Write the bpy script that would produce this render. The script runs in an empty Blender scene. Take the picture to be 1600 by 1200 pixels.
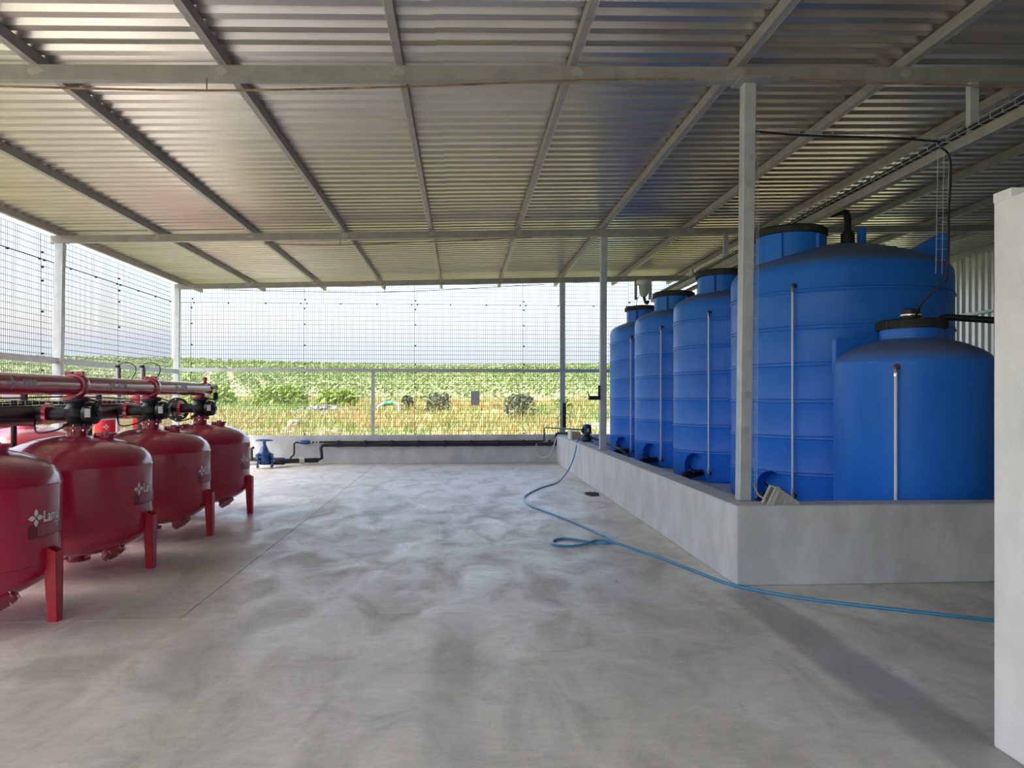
import bpy, bmesh, math, random
from mathutils import Vector, Matrix, noise
random.seed(7)
scene = bpy.context.scene
COL = scene.collection
R_ = math.radians

# ------------------------------------------------------------------ camera
cam_d = bpy.data.cameras.new('camera'); cam = bpy.data.objects.new('camera', cam_d); COL.objects.link(cam)
FPX = 1130.0
cam_d.sensor_fit = 'HORIZONTAL'; cam_d.sensor_width = 36.0; cam_d.lens = FPX / 1600 * 36
cam_d.shift_y = 20 / 1600.0
cam_d.clip_start = 0.05; cam_d.clip_end = 2000
cam.location = (0, 0, 1.6)
cam.rotation_euler = (R_(90), 0, -math.atan(78 / FPX))
scene.camera = cam

# ------------------------------------------------------------------ sky, sun, exposure
world = bpy.data.worlds.new('world'); scene.world = world; world.use_nodes = True
wt = world.node_tree; wt.nodes.clear()
wo = wt.nodes.new('ShaderNodeOutputWorld'); wb = wt.nodes.new('ShaderNodeBackground')
sky = wt.nodes.new('ShaderNodeTexSky'); sky.sky_type = 'NISHITA'; sky.sun_disc = False
sky.sun_elevation = R_(62); sky.sun_rotation = R_(254); sky.air_density = 1.0; sky.dust_density = 6.5; sky.ozone_density = 1.0
tc = wt.nodes.new('ShaderNodeTexCoord'); mp = wt.nodes.new('ShaderNodeMapping'); mp.inputs['Scale'].default_value = (1, 1, 2.6)
nz = wt.nodes.new('ShaderNodeTexNoise'); nz.inputs['Scale'].default_value = 2.2; nz.inputs['Detail'].default_value = 5; nz.inputs['Roughness'].default_value = 0.55
rp = wt.nodes.new('ShaderNodeValToRGB'); rp.color_ramp.elements[0].position = 0.42; rp.color_ramp.elements[1].position = 0.72
rp.color_ramp.elements[0].color = (0.7, 0.7, 0.7, 1)
mx = wt.nodes.new('ShaderNodeMixRGB'); mx.blend_type = 'LIGHTEN'; mx.inputs['Color2'].default_value = (1.22, 1.40, 1.68, 1)
wt.links.new(tc.outputs['Generated'], mp.inputs['Vector']); wt.links.new(mp.outputs['Vector'], nz.inputs['Vector'])
wt.links.new(nz.outputs['Fac'], rp.inputs['Fac']); wt.links.new(rp.outputs['Color'], mx.inputs['Fac'])
wt.links.new(sky.outputs['Color'], mx.inputs['Color1']); wt.links.new(mx.outputs['Color'], wb.inputs['Color'])
wb.inputs['Strength'].default_value = 0.21
wt.links.new(wb.outputs['Background'], wo.inputs['Surface'])
sd = bpy.data.lights.new('sun', 'SUN'); so = bpy.data.objects.new('sun', sd); COL.objects.link(so)
sd.energy = 2.9; sd.angle = R_(0.6); sd.color = (1.0, 0.97, 0.92)
so.location = (-20, -14, 40)
SUN = Vector((math.cos(R_(62))*math.sin(R_(254)), math.cos(R_(62))*math.cos(R_(254)), math.sin(R_(62))))
so.rotation_euler = SUN.to_track_quat('Z', 'Y').to_euler()      # high sun, out to the left and a little behind the camera
vs = scene.view_settings
vs.view_transform = 'Standard'; vs.look = 'None'; vs.gamma = 1; vs.use_curve_mapping = False
vs.exposure = 1.95

# ------------------------------------------------------------------ materials
def new_mat(name):
    m = bpy.data.materials.new(name); m.use_nodes = True
    return m, m.node_tree, m.node_tree.nodes['Principled BSDF']

def mat(name, col, rough=0.5, metal=0.0, var=0.0, scale=6.0, col2=None, bump=0.0, bscale=40.0, coat=0.0, spec=None, stretch=(1, 1, 1)):
    m, t, b = new_mat(name)
    b.inputs['Roughness'].default_value = rough; b.inputs['Metallic'].default_value = metal
    if coat: b.inputs['Coat Weight'].default_value = coat; b.inputs['Coat Roughness'].default_value = 0.06
    if spec is not None: b.inputs['Specular IOR Level'].default_value = spec
    if col2 is None: col2 = tuple(max(0, c * (1 - var)) for c in col)
    tcn = t.nodes.new('ShaderNodeTexCoord'); mpn = t.nodes.new('ShaderNodeMapping'); mpn.inputs['Scale'].default_value = stretch
    n = t.nodes.new('ShaderNodeTexNoise'); n.inputs['Scale'].default_value = scale; n.inputs['Detail'].default_value = 6; n.inputs['Roughness'].default_value = 0.6
    r = t.nodes.new('ShaderNodeValToRGB')
    r.color_ramp.elements[0].position = 0.36; r.color_ramp.elements[1].position = 0.66
    r.color_ramp.elements[0].color = (*col2, 1); r.color_ramp.elements[1].color = (*col, 1)
    t.links.new(tcn.outputs['Object'], mpn.inputs['Vector']); t.links.new(mpn.outputs['Vector'], n.inputs['Vector'])
    t.links.new(n.outputs['Fac'], r.inputs['Fac']); t.links.new(r.outputs['Color'], b.inputs['Base Color'])
    if bump:
        n2 = t.nodes.new('ShaderNodeTexNoise'); n2.inputs['Scale'].default_value = bscale; n2.inputs['Detail'].default_value = 4
        bp = t.nodes.new('ShaderNodeBump'); bp.inputs['Strength'].default_value = bump; bp.inputs['Distance'].default_value = 0.01
        t.links.new(mpn.outputs['Vector'], n2.inputs['Vector']); t.links.new(n2.outputs['Fac'], bp.inputs['Height']); t.links.new(bp.outputs['Normal'], b.inputs['Normal'])
    return m

def leaf_mat(name, c1, c2, c3=None, scale=0.25, transl=0.25):
    """vegetation: colour drifts over the ground and from leaf to leaf"""
    m, t, b = new_mat(name)
    b.inputs['Roughness'].default_value = 0.6
    g = t.nodes.new('ShaderNodeNewGeometry'); n = t.nodes.new('ShaderNodeTexNoise'); n.inputs['Scale'].default_value = scale; n.inputs['Detail'].default_value = 3
    t.links.new(g.outputs['Position'], n.inputs['Vector'])
    ad = t.nodes.new('ShaderNodeMath'); ad.operation = 'MULTIPLY_ADD'; ad.inputs[1].default_value = 0.3
    sb = t.nodes.new('ShaderNodeMath'); sb.operation = 'SUBTRACT'; sb.inputs[1].default_value = 0.15
    t.links.new(g.outputs['Random Per Island'], ad.inputs[0]); t.links.new(n.outputs['Fac'], sb.inputs[0]); t.links.new(sb.outputs[0], ad.inputs[2])
    r = t.nodes.new('ShaderNodeValToRGB'); e = r.color_ramp.elements
    e[0].position = 0.3; e[1].position = 0.7; e[0].color = (*c1, 1); e[1].color = (*(c3 or c2), 1)
    if c3: x = e.new(0.5); x.color = (*c2, 1)
    t.links.new(ad.outputs[0], r.inputs['Fac']); t.links.new(r.outputs['Color'], b.inputs['Base Color'])
    tr = t.nodes.new('ShaderNodeBsdfTranslucent'); ms = t.nodes.new('ShaderNodeMixShader'); ms.inputs[0].default_value = transl
    t.links.new(r.outputs['Color'], tr.inputs['Color']); t.links.new(b.outputs[0], ms.inputs[1]); t.links.new(tr.outputs[0], ms.inputs[2])
    t.links.new(ms.outputs[0], t.nodes['Material Output'].inputs['Surface'])
    return m

def floor_mat():
    m, t, b = new_mat('power_floated_concrete')
    L = t.links.new
    tcn = t.nodes.new('ShaderNodeTexCoord')
    def noise_(scale, detail=6, rough=0.6, stretch=(1, 1, 1), dist=0.0):
        mpn = t.nodes.new('ShaderNodeMapping'); mpn.inputs['Scale'].default_value = stretch
        n = t.nodes.new('ShaderNodeTexNoise'); n.inputs['Scale'].default_value = scale; n.inputs['Detail'].default_value = detail
        n.inputs['Roughness'].default_value = rough; n.inputs['Distortion'].default_value = dist
        L(tcn.outputs['Object'], mpn.inputs['Vector']); L(mpn.outputs['Vector'], n.inputs['Vector']); return n
    def ramp(src, stops):
        r = t.nodes.new('ShaderNodeValToRGB'); e = r.color_ramp.elements
        e[0].position, e[0].color = stops[0][0], (*stops[0][1], 1); e[1].position, e[1].color = stops[-1][0], (*stops[-1][1], 1)
        for p, c in stops[1:-1]: x = e.new(p); x.color = (*c, 1)
        L(src, r.inputs['Fac']); return r
    def mix(kind, fac, a, bb):
        x = t.nodes.new('ShaderNodeMixRGB'); x.blend_type = kind
        if isinstance(fac, float): x.inputs[0].default_value = fac
        else: L(fac, x.inputs[0])
        for s, q in ((1, a), (2, bb)):
            if isinstance(q, tuple): x.inputs[s].default_value = (*q, 1)
            else: L(q, x.inputs[s])
        return x.outputs[0]
    n1 = noise_(0.55, 8, 0.62, dist=0.6); n2 = noise_(2.3, 8, 0.65, (1, 0.55, 1), 0.8); n3 = noise_(11, 5, 0.6, (0.5, 1.6, 1), 1.2)
    c = ramp(n1.outputs['Fac'], [(0.30, (0.57, 0.545, 0.49)), (0.48, (0.72, 0.70, 0.65)), (0.70, (0.82, 0.815, 0.785))]).outputs[0]
    c = mix('MULTIPLY', 0.75, c, ramp(n2.outputs['Fac'], [(0.34, (0.66, 0.65, 0.62)), (0.50, (0.96, 0.95, 0.93)), (0.66, (1.14, 1.13, 1.11))]).outputs[0])
    c = mix('MULTIPLY', 0.5, c, ramp(n3.outputs['Fac'], [(0.35, (0.82, 0.82, 0.81)), (0.62, (1.06, 1.05, 1.04))]).outputs[0])
    n6 = noise_(1.35, 6, 0.7, (1, 0.8, 1), 1.4)
    c = mix('MIX', ramp(n6.outputs['Fac'], [(0.60, (0, 0, 0)), (0.68, (0.55, 0.55, 0.55))]).outputs[0], c, (0.50, 0.47, 0.42))
    # patches of their own shape: a filled trench beside the kerb and a worn lane down the middle
    sx = t.nodes.new('ShaderNodeSeparateXYZ'); nd = noise_(1.7, 5, 0.7)
    va = t.nodes.new('ShaderNodeVectorMath'); va.operation = 'MULTIPLY_ADD'; va.inputs[1].default_value = (0.16, 0.5, 0); 
    L(nd.outputs['Color'], va.inputs[0]); L(tcn.outputs['Object'], va.inputs[2]); L(va.outputs[0], sx.inputs[0])
    def band(axis, lo, hi, soft):
        a1 = t.nodes.new('ShaderNodeMapRange'); a1.interpolation_type = 'SMOOTHSTEP'; a1.inputs[1].default_value = lo - soft; a1.inputs[2].default_value = lo + soft
        a2 = t.nodes.new('ShaderNodeMapRange'); a2.interpolation_type = 'SMOOTHSTEP'; a2.inputs[1].default_value = hi + soft; a2.inputs[2].default_value = hi - soft
        L(sx.outputs[axis], a1.inputs[0]); L(sx.outputs[axis], a2.inputs[0])
        k = t.nodes.new('ShaderNodeMath'); k.operation = 'MULTIPLY'; L(a1.outputs[0], k.inputs[0]); L(a2.outputs[0], k.inputs[1]); return k.outputs[0]
    def both(p, q, gain):
        k = t.nodes.new('ShaderNodeMath'); k.operation = 'MULTIPLY'; L(p, k.inputs[0]); L(q, k.inputs[1])
        k2 = t.nodes.new('ShaderNodeMath'); k2.operation = 'MULTIPLY'; L(k.outputs[0], k2.inputs[0]); k2.inputs[1].default_value = gain; return k2.outputs[0]
    c = mix('MIX', both(band(0, 2.20, 2.56, 0.05), band(1, 2.6, 6.1, 0.15), 0.62), c, (0.27, 0.275, 0.27))
    c = mix('MIX', both(band(0, -0.12, 0.16, 0.04), band(1, 3.0, 5.5, 0.3), 0.28), c, (0.36, 0.365, 0.365))
    c = mix('MIX', both(band(0, -1.75, -1.35, 0.14), band(1, 4.3, 5.4, 0.2), 0.4), c, (0.33, 0.34, 0.34))
    c = mix('MIX', both(band(0, -2.5, -2.0, 0.09), band(1, 4.55, 4.95, 0.08), 0.40), c, (0.36, 0.29, 0.235))
    n4 = noise_(60, 2, 0.5)
    c = mix('MULTIPLY', 0.6, c, ramp(n4.outputs['Fac'], [(0.27, (0.55, 0.53, 0.5)), (0.36, (1, 1, 1))]).outputs[0])
    L(c, b.inputs['Base Color']); b.inputs['Specular IOR Level'].default_value = 0.48
    rr = t.nodes.new('ShaderNodeMapRange'); rr.inputs[1].default_value = 0.35; rr.inputs[2].default_value = 0.65; rr.inputs[3].default_value = 0.52; rr.inputs[4].default_value = 0.27
    L(n2.outputs['Fac'], rr.inputs[0]); L(rr.outputs[0], b.inputs['Roughness'])
    bp = t.nodes.new('ShaderNodeBump'); bp.inputs['Strength'].default_value = 0.18; bp.inputs['Distance'].default_value = 0.01
    L(n3.outputs['Fac'], bp.inputs['Height']); L(bp.outputs['Normal'], b.inputs['Normal'])
    return m

def plaster_mat(name, a, bb, scale=2.6, streak=(1.3, 1.3, 0.75), bump=0.25):
    m = mat(name, a, 0.75, 0, 0, scale, bb, bump, 55, stretch=streak)
    return m

def ground_mat():
    m, t, b = new_mat('field_soil'); L = t.links.new
    b.inputs['Roughness'].default_value = 0.9
    g = t.nodes.new('ShaderNodeNewGeometry')
    n = t.nodes.new('ShaderNodeTexNoise'); n.inputs['Scale'].default_value = 0.11; n.inputs['Detail'].default_value = 8; n.inputs['Roughness'].default_value = 0.65
    n2 = t.nodes.new('ShaderNodeTexNoise'); n2.inputs['Scale'].default_value = 0.9; n2.inputs['Detail'].default_value = 6
    L(g.outputs['Position'], n.inputs['Vector']); L(g.outputs['Position'], n2.inputs['Vector'])
    r = t.nodes.new('ShaderNodeValToRGB'); e = r.color_ramp.elements
    e[0].position = 0.34; e[0].color = (0.11, 0.155, 0.05, 1); e[1].position = 0.72; e[1].color = (0.27, 0.18, 0.10, 1)
    x = e.new(0.5); x.color = (0.165, 0.185, 0.075, 1)
    mxn = t.nodes.new('ShaderNodeMixRGB'); mxn.blend_type = 'MULTIPLY'; mxn.inputs[0].default_value = 0.6
    r2 = t.nodes.new('ShaderNodeValToRGB'); r2.color_ramp.elements[0].position = 0.3; r2.color_ramp.elements[0].color = (0.6, 0.6, 0.6, 1); r2.color_ramp.elements[1].position = 0.6
    L(n.outputs['Fac'], r.inputs['Fac']); L(n2.outputs['Fac'], r2.inputs['Fac']); L(r.outputs['Color'], mxn.inputs[1]); L(r2.outputs['Color'], mxn.inputs[2])
    L(mxn.outputs[0], b.inputs['Base Color'])
    return m

def add_dust(m, col, amount):
    t = m.node_tree; b = t.nodes['Principled BSDF']; src = b.inputs['Base Color'].links[0].from_socket
    g = t.nodes.new('ShaderNodeNewGeometry'); sx = t.nodes.new('ShaderNodeSeparateXYZ'); t.links.new(g.outputs['Normal'], sx.inputs[0])
    mr = t.nodes.new('ShaderNodeMapRange'); mr.inputs[1].default_value = 0.25; mr.inputs[2].default_value = 0.85; mr.inputs[4].default_value = amount
    n = t.nodes.new('ShaderNodeTexNoise'); n.inputs['Scale'].default_value = 3.0; n.inputs['Detail'].default_value = 6; t.links.new(g.outputs['Position'], n.inputs['Vector'])
    k = t.nodes.new('ShaderNodeMath'); k.operation = 'MULTIPLY'; k2 = t.nodes.new('ShaderNodeMath'); k2.operation = 'MULTIPLY_ADD'; k2.inputs[1].default_value = 0.9; k2.inputs[2].default_value = 0.5; k2.use_clamp = True
    t.links.new(n.outputs['Fac'], k2.inputs[0]); t.links.new(sx.outputs['Z'], mr.inputs[0]); t.links.new(mr.outputs[0], k.inputs[0]); t.links.new(k2.outputs[0], k.inputs[1])
    x = t.nodes.new('ShaderNodeMixRGB'); x.inputs[2].default_value = (*col, 1); t.links.new(k.outputs[0], x.inputs[0]); t.links.new(src, x.inputs[1]); t.links.new(x.outputs[0], b.inputs['Base Color'])
    return m

M = {
 'floor': floor_mat(),
 'joint': mat('joint_filler', (0.10, 0.095, 0.085), 0.9, 0, 0.3),
 'plaster': plaster_mat('cement_render', (0.62, 0.645, 0.67), (0.48, 0.50, 0.52)),
 'plaster_pale': plaster_mat('pale_cement_render', (0.74, 0.75, 0.76), (0.64, 0.65, 0.655), 2.2, (2, 2, 1.5)),
 'galv': mat('galvanised_steel', (0.53, 0.57, 0.61), 0.5, 0.3, 0, 5, (0.43, 0.465, 0.50), 0.05, 30),
 'galv_dark': mat('dull_galvanised_steel', (0.37, 0.355, 0.35), 0.55, 0.3, 0, 5, (0.29, 0.29, 0.285)),
 'weld': mat('silver_touch_up_paint', (0.45, 0.45, 0.445), 0.5, 0.3, 0.2),
 'sheet': mat('galvanised_roof_sheet', (0.50, 0.475, 0.46), 0.30, 0.80, 0, 1.2, (0.42, 0.40, 0.385), stretch=(0.4, 3, 1)),
 'wall_sheet': mat('galvanised_wall_sheet', (0.62, 0.63, 0.64), 0.4, 0.5, 0.12, 2),
 'wire': mat('mesh_wire', (0.12, 0.14, 0.15), 0.6, 0.2, 0.2),
 'blue': mat('blue_polyethylene', (0.018, 0.205, 0.84), 0.38, 0, 0, 1.6, (0.015, 0.170, 0.72), spec=0.35, stretch=(1, 1, 0.5)),
 'blue_dust': mat('dusty_blue_polyethylene', (0.10, 0.14, 0.22), 0.7, 0, 0, 2.0, (0.05, 0.12, 0.33)),
 'black': mat('black_plastic', (0.012, 0.013, 0.016), 0.45, 0, 0.3),
 'black_lid': mat('dusty_black_lid', (0.035, 0.033, 0.032), 0.7, 0, 0, 5, (0.015, 0.015, 0.016)),
 'dark_pipe': mat('dark_grey_pipe', (0.030, 0.033, 0.042), 0.35, 0.0, 0.25, 4),
 'red': mat('red_gloss_paint', (0.47, 0.007, 0.055), 0.24, 0, 0.06, 2, coat=0.7),
 'red_flat': mat('red_leg_paint', (0.50, 0.014, 0.030), 0.4, 0, 0.08),
 'decal': mat('white_decal', (0.82, 0.83, 0.86), 0.5, 0, 0.03),
 'decal_shade': mat('wine_sticker', (0.20, 0.012, 0.03), 0.35, 0, 0.15, 20),
 'decal_pale': mat('pale_red_sticker', (0.42, 0.10, 0.13), 0.4, 0, 0.2, 30),
 'grey_print': mat('grey_print', (0.45, 0.42, 0.44), 0.5, 0, 0.1),
 'grey': mat('grey_plastic', (0.48, 0.49, 0.53), 0.5, 0, 0.08),
 'grey_light': mat('light_grey_plastic', (0.60, 0.61, 0.62), 0.5, 0, 0.08),
 'clear_tube': mat('milky_sight_tube', (0.72, 0.77, 0.82), 0.25, 0, 0.1, 3),
 'chrome': mat('chrome', (0.75, 0.75, 0.75), 0.15, 1.0, 0.05),
 'blue_valve': mat('blue_epoxy', (0.015, 0.075, 0.26), 0.35, 0, 0.15),
 'hose': mat('blue_hose', (0.045, 0.27, 0.52), 0.35, 0, 0.15, 2.5, coat=0.2),
 'hose_pale': mat('pale_hose', (0.42, 0.58, 0.66), 0.35, 0, 0.1),
 'rust': mat('rusty_rod', (0.36, 0.25, 0.17), 0.8, 0, 0, 5, (0.17, 0.085, 0.045)),
 'chock': mat('grey_chock_paint', (0.46, 0.46, 0.44), 0.6, 0.1, 0.2, 8),
 'card': mat('cardboard', (0.42, 0.36, 0.29), 0.8, 0, 0.12),
 'foam': mat('pale_foam', (0.75, 0.73, 0.69), 0.8, 0, 0.05),
 'motor': mat('dark_blue_motor', (0.012, 0.025, 0.075), 0.4, 0, 0.2),
 'green': mat('green_paint', (0.03, 0.33, 0.12), 0.4, 0, 0.1),
 'white_pipe': mat('white_pipe', (0.50, 0.48, 0.48), 0.5, 0, 0.06),
 'rock': mat('tan_rock', (0.33, 0.25, 0.18), 0.9, 0, 0.35, 6, bump=0.6, bscale=14),
 'pebble': mat('grey_rubble', (0.27, 0.265, 0.27), 0.9, 0, 0.4, 3),
 'stake': mat('orange_stake', (0.42, 0.20, 0.09), 0.8, 0, 0.2),
 'soil': ground_mat(),
 'crop': leaf_mat('crop_leaves', (0.085, 0.145, 0.038), (0.145, 0.205, 0.062), (0.20, 0.245, 0.09), 0.03),
 'grass': leaf_mat('meadow_grass', (0.125, 0.225, 0.045), (0.29, 0.285, 0.10), (0.37, 0.20, 0.07), 0.13, 0.3),
 'shrub': leaf_mat('grey_green_shrub', (0.05, 0.065, 0.035), (0.10, 0.125, 0.065), None, 0.8),
 'lush': leaf_mat('lime_bush', (0.11, 0.20, 0.022), (0.22, 0.29, 0.045), None, 0.6),
}

add_dust(M['blue'], (0.17, 0.175, 0.17), 0.75); add_dust(M['red'], (0.24, 0.15, 0.13), 0.35)  # on the red domes the greyish tint paints in reflection along with dust

# ------------------------------------------------------------------ mesh helpers
class MB:
    def __init__(s): s.v = []; s.f = []
    def add(s, vs, fs):
        o = len(s.v); s.v += [Vector(p) for p in vs]; s.f += [tuple(o + i for i in f) for f in fs]; return s
    def box(s, lo, hi, rot=None, c=None):
        (x0, y0, z0), (x1, y1, z1) = lo, hi
        p = [Vector(q) for q in ((x0,y0,z0),(x1,y0,z0),(x1,y1,z0),(x0,y1,z0),(x0,y0,z1),(x1,y0,z1),(x1,y1,z1),(x0,y1,z1))]
        if rot: 
            c = Vector(c) if c else (p[0] + p[6]) / 2
            p = [rot @ (q - c) + c for q in p]
        return s.add(p, [(0,3,2,1),(4,5,6,7),(0,1,5,4),(1,2,6,5),(2,3,7,6),(3,0,4,7)])
    def bar(s, a, b, w, h, up=(0,0,1), caps=True):
        a, b = Vector(a), Vector(b); d = (b - a).normalized(); up = Vector(up)
        if abs(d.dot(up)) > 0.98: up = Vector((0, 1, 0))
        sd_ = d.cross(up).normalized(); u = sd_.cross(d).normalized()
        p = []
        for q in (a, b): p += [q - sd_*w/2 - u*h/2, q + sd_*w/2 - u*h/2, q + sd_*w/2 + u*h/2, q - sd_*w/2 + u*h/2]
        f = [(0,1,5,4),(1,2,6,5),(2,3,7,6),(3,0,4,7)]
        if caps: f += [(3,2,1,0),(4,5,6,7)]
        return s.add(p, f)
    def tube(s, pts, r, n=10, caps=True):
        pts = [Vector(p) for p in pts]; rings = []; prev = None
        for i, p in enumerate(pts):
            d = ((pts[min(i+1, len(pts)-1)] - pts[max(i-1, 0)])).normalized()
            if prev is None:
                ref = Vector((0,0,1)) if abs(d.z) < 0.9 else Vector((1,0,0)); a = d.cross(ref).normalized()
            else:
                a = (prev - d * prev.dot(d)); a = a.normalized() if a.length > 1e-6 else d.orthogonal().normalized()
            prev = a; bb = d.cross(a); rr = r[i] if isinstance(r, (list, tuple)) else r
            rings.append([p + (a*math.cos(2*math.pi*k/n) + bb*math.sin(2*math.pi*k/n))*rr for k in range(n)])
        o = len(s.v)
        for g in rings: s.v += g
        for i in range(len(rings)-1):
            for k in range(n): s.f.append((o+i*n+k, o+i*n+(k+1)%n, o+(i+1)*n+(k+1)%n, o+(i+1)*n+k))
        if caps: s.f.append(tuple(o+k for k in reversed(range(n)))); s.f.append(tuple(o+(len(rings)-1)*n+k for k in range(n)))
        return s
    def lathe(s, prof, n=32, at=(0,0,0), axis=(0,0,1), a0=0.0):
        ax = Vector(axis).normalized(); q = Vector((0,0,1)).rotation_difference(ax).to_matrix(); at = Vector(at)
        o = len(s.v); idx = []
        for r, z in prof:
            if r < 1e-6: s.v.append(at + q @ Vector((0,0,z))); idx.append([len(s.v)-1]*n)
            else:
                base = len(s.v)
                for k in range(n):
                    a = a0 + 2*math.pi*k/n; s.v.append(at + q @ Vector((r*math.cos(a), r*math.sin(a), z)))
                idx.append(list(range(base, base+n)))
        for i in range(len(prof)-1):
            for k in range(n):
                k2 = (k+1) % n; f = []
                for w in (idx[i][k], idx[i][k2], idx[i+1][k2], idx[i+1][k]):
                    if w not in f: f.append(w)
                if len(f) >= 3: s.f.append(tuple(f))
        if prof[0][0] > 1e-6: s.f.append(tuple(reversed(idx[0])))
        if prof[-1][0] > 1e-6: s.f.append(tuple(idx[-1]))
        return s
    def cyl(s, a, b, r, n=16): 
        a, b = Vector(a), Vector(b); return s.lathe([(r, 0), (r, (b-a).length)], n, a, b-a)
    def prism(s, poly, depth, mtx):
        n = len(poly); p = [mtx @ Vector((x, y, 0)) for x, y in poly] + [mtx @ Vector((x, y, depth)) for x, y in poly]
        return s.add(p, [tuple(reversed(range(n))), tuple(range(n, 2*n))] + [(k, (k+1) % n, n+(k+1) % n, n+k) for k in range(n)])
    def mesh(s, name, m, org=Vector((0,0,0)), smooth=None):
        me = bpy.data.meshes.new(name); me.from_pydata([tuple(v - org) for v in s.v], [], s.f)
        me.materials.append(m); me.update()
        if smooth:
            me.polygons.foreach_set('use_smooth', [True]*len(me.polygons)); me.set_sharp_from_angle(angle=R_(smooth))
        return me

ORG = {}
def link(name, me, parent=None, loc=(0,0,0)):
    o = bpy.data.objects.new(name, me); COL.objects.link(o); o.location = loc
    if parent: o.parent = parent
    return o
def root(name, loc, label=None, cat=None, group=None, kind=None):
    o = link(name, None, None, loc); o.empty_display_size = 0.2; ORG[o.name] = Vector(loc); return tag(o, label, cat, group, kind)
def tag(o, label=None, cat=None, group=None, kind=None):
    if label: o['label'] = label
    if cat: o['category'] = cat
    if group: o['group'] = group
    if kind: o['kind'] = kind
    return o
def part(name, mb, m, parent, smooth=None, label=None, kind=None):
    """world-coordinate builder -> child mesh of parent"""
    org = ORG[parent.name]
    o = link(name, mb.mesh(name, M[m], org, smooth), parent); ORG[o.name] = org
    if label: o['label'] = label
    if kind: o['kind'] = kind
    return o
def solo(name, mb, m, label, cat, group=None, smooth=None, kind=None, org=None):
    if org is None:
        xs = [v.x for v in mb.v]; ys = [v.y for v in mb.v]; zs = [v.z for v in mb.v]
        org = Vector(((min(xs)+max(xs))/2, (min(ys)+max(ys))/2, min(zs)))
    o = link(name, mb.mesh(name, M[m], Vector(org), smooth), None, org); ORG[o.name] = Vector(org)
    return tag(o, label, cat, group, kind)
def copy_tree(o, parent=None):
    c = o.copy(); COL.objects.link(c); c.parent = parent
    for ch in [k for k in o.children]: copy_tree(ch, c)
    return c
def bevel(o, w, n=2):
    b = o.modifiers.new('bevel', 'BEVEL'); b.width = w; b.segments = n; b.limit_method = 'ANGLE'; return o
def spline(pts, k=6):
    pts = [Vector(p) for p in pts]; out = []
    for i in range(len(pts)-1):
        p0, p1, p2, p3 = pts[max(i-1,0)], pts[i], pts[i+1], pts[min(i+2, len(pts)-1)]
        for j in range(k):
            t = j/k
            out.append(0.5*((2*p1)+(p2-p0)*t+(2*p0-5*p1+4*p2-p3)*t*t+(3*p1-p0-3*p2+p3)*t**3))
    out.append(pts[-1]); return out
def text_geo(body, size, bold=0.0):
    cu = bpy.data.curves.new('lettering', 'FONT'); cu.body = body; cu.size = size; cu.offset = bold; cu.resolution_u = 3
    ob = bpy.data.objects.new('lettering', cu); COL.objects.link(ob)
    me = bpy.data.meshes.new_from_object(ob.evaluated_get(bpy.context.evaluated_depsgraph_get()))
    v = [(p.co.x, p.co.y) for p in me.vertices]; f = [tuple(p.vertices) for p in me.polygons]
    bpy.data.objects.remove(ob); bpy.data.meshes.remove(me); bpy.data.curves.remove(cu)
    return v, f
def emblem(cx, cy, s):
    """four-petal flower of pointed leaves, flat polygons"""
    v, f = [], []
    petal = [(0.0, 0.10), (0.12, 0.22), (0.26, 0.38), (0.27, 0.52), (0.20, 0.62), (0.22, 0.74), (0.10, 0.80), (0.0, 1.0), (-0.10, 0.80), (-0.22, 0.74), (-0.20, 0.62), (-0.27, 0.52), (-0.26, 0.38), (-0.12, 0.22)]
    for k in range(4):
        a = k*math.pi/2; o = len(v)
        for x, y in petal: v.append((cx + s*(x*math.cos(a)-y*math.sin(a)), cy + s*(x*math.sin(a)+y*math.cos(a))))
        f.append(tuple(range(o, o+len(petal))))
    return v, f
def rect_geo(x0, y0, x1, y1, n=6):
    v = []; f = []
    for i in range(n+1):
        x = x0+(x1-x0)*i/n; v += [(x, y0), (x, y1)]
    for i in range(n): f.append((2*i, 2*i+2, 2*i+3, 2*i+1))
    return v, f

# ------------------------------------------------------------------ building dimensions (metres; camera above the origin)
XL, XR = -6.65, 11.40          # mesh side on the left, sheet wall on the right
YB, YF = 17.50, -6.0           # back wall, front edge of the roof behind the camera
YBEAM = (-0.1, 6.22, 12.38, 17.50)
XPUR = (-6.62, -5.05, -3.52, -2.0, -0.53, 0.96, 2.44, 3.97, 5.45, 6.93, 8.41, 9.89, 11.30)
def zbeam(x): return 4.44 + 0.028*x     # top of the beams: the roof climbs to the right
WALL_H = 0.68; KX, KY = 2.31, 5.96; KT = 0.25; BUND_Z = 0.30

# floor: slabs with open joints
fl = root('floor', (0, 0, 0), kind='structure')
JX, JY = -2.03, 5.36
base = MB().box((XL-0.35, YF-1, -0.30), (XR+0.3, YB+0.3, -0.012)); part('joint_bed', base, 'joint', fl)
for x0, x1, y0, y1 in ((XL-0.35, XR+0.3, YF-1, JY), (XL-0.35, JX, JY, YB+0.3), (JX, XR+0.3, JY, YB+0.3)):
    g = 0.0035
    part('floor_slab', MB().box((x0+(g if x0 == JX else 0), y0+(g if y0 == JY else 0), -0.15), (x1-(g if x1 == JX else 0), y1-(g if y1 == JY else 0), 0.0)), 'floor', fl)

# low rendered walls and the bund around the blue tanks
def struct(name, mb, m, bev=0.012):
    o = solo(name, mb, m, None, None, kind='structure'); 
    if bev: bevel(o, bev)
    return o
struct('wall_back', MB().box((XL-0.2, YB-0.02, 0), (XR, YB+0.2, WALL_H)), 'plaster')
struct('wall_left', MB().box((XL-0.2, 1.0, 0), (XL+0.02, YB-0.02, WALL_H)), 'plaster')
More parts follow.
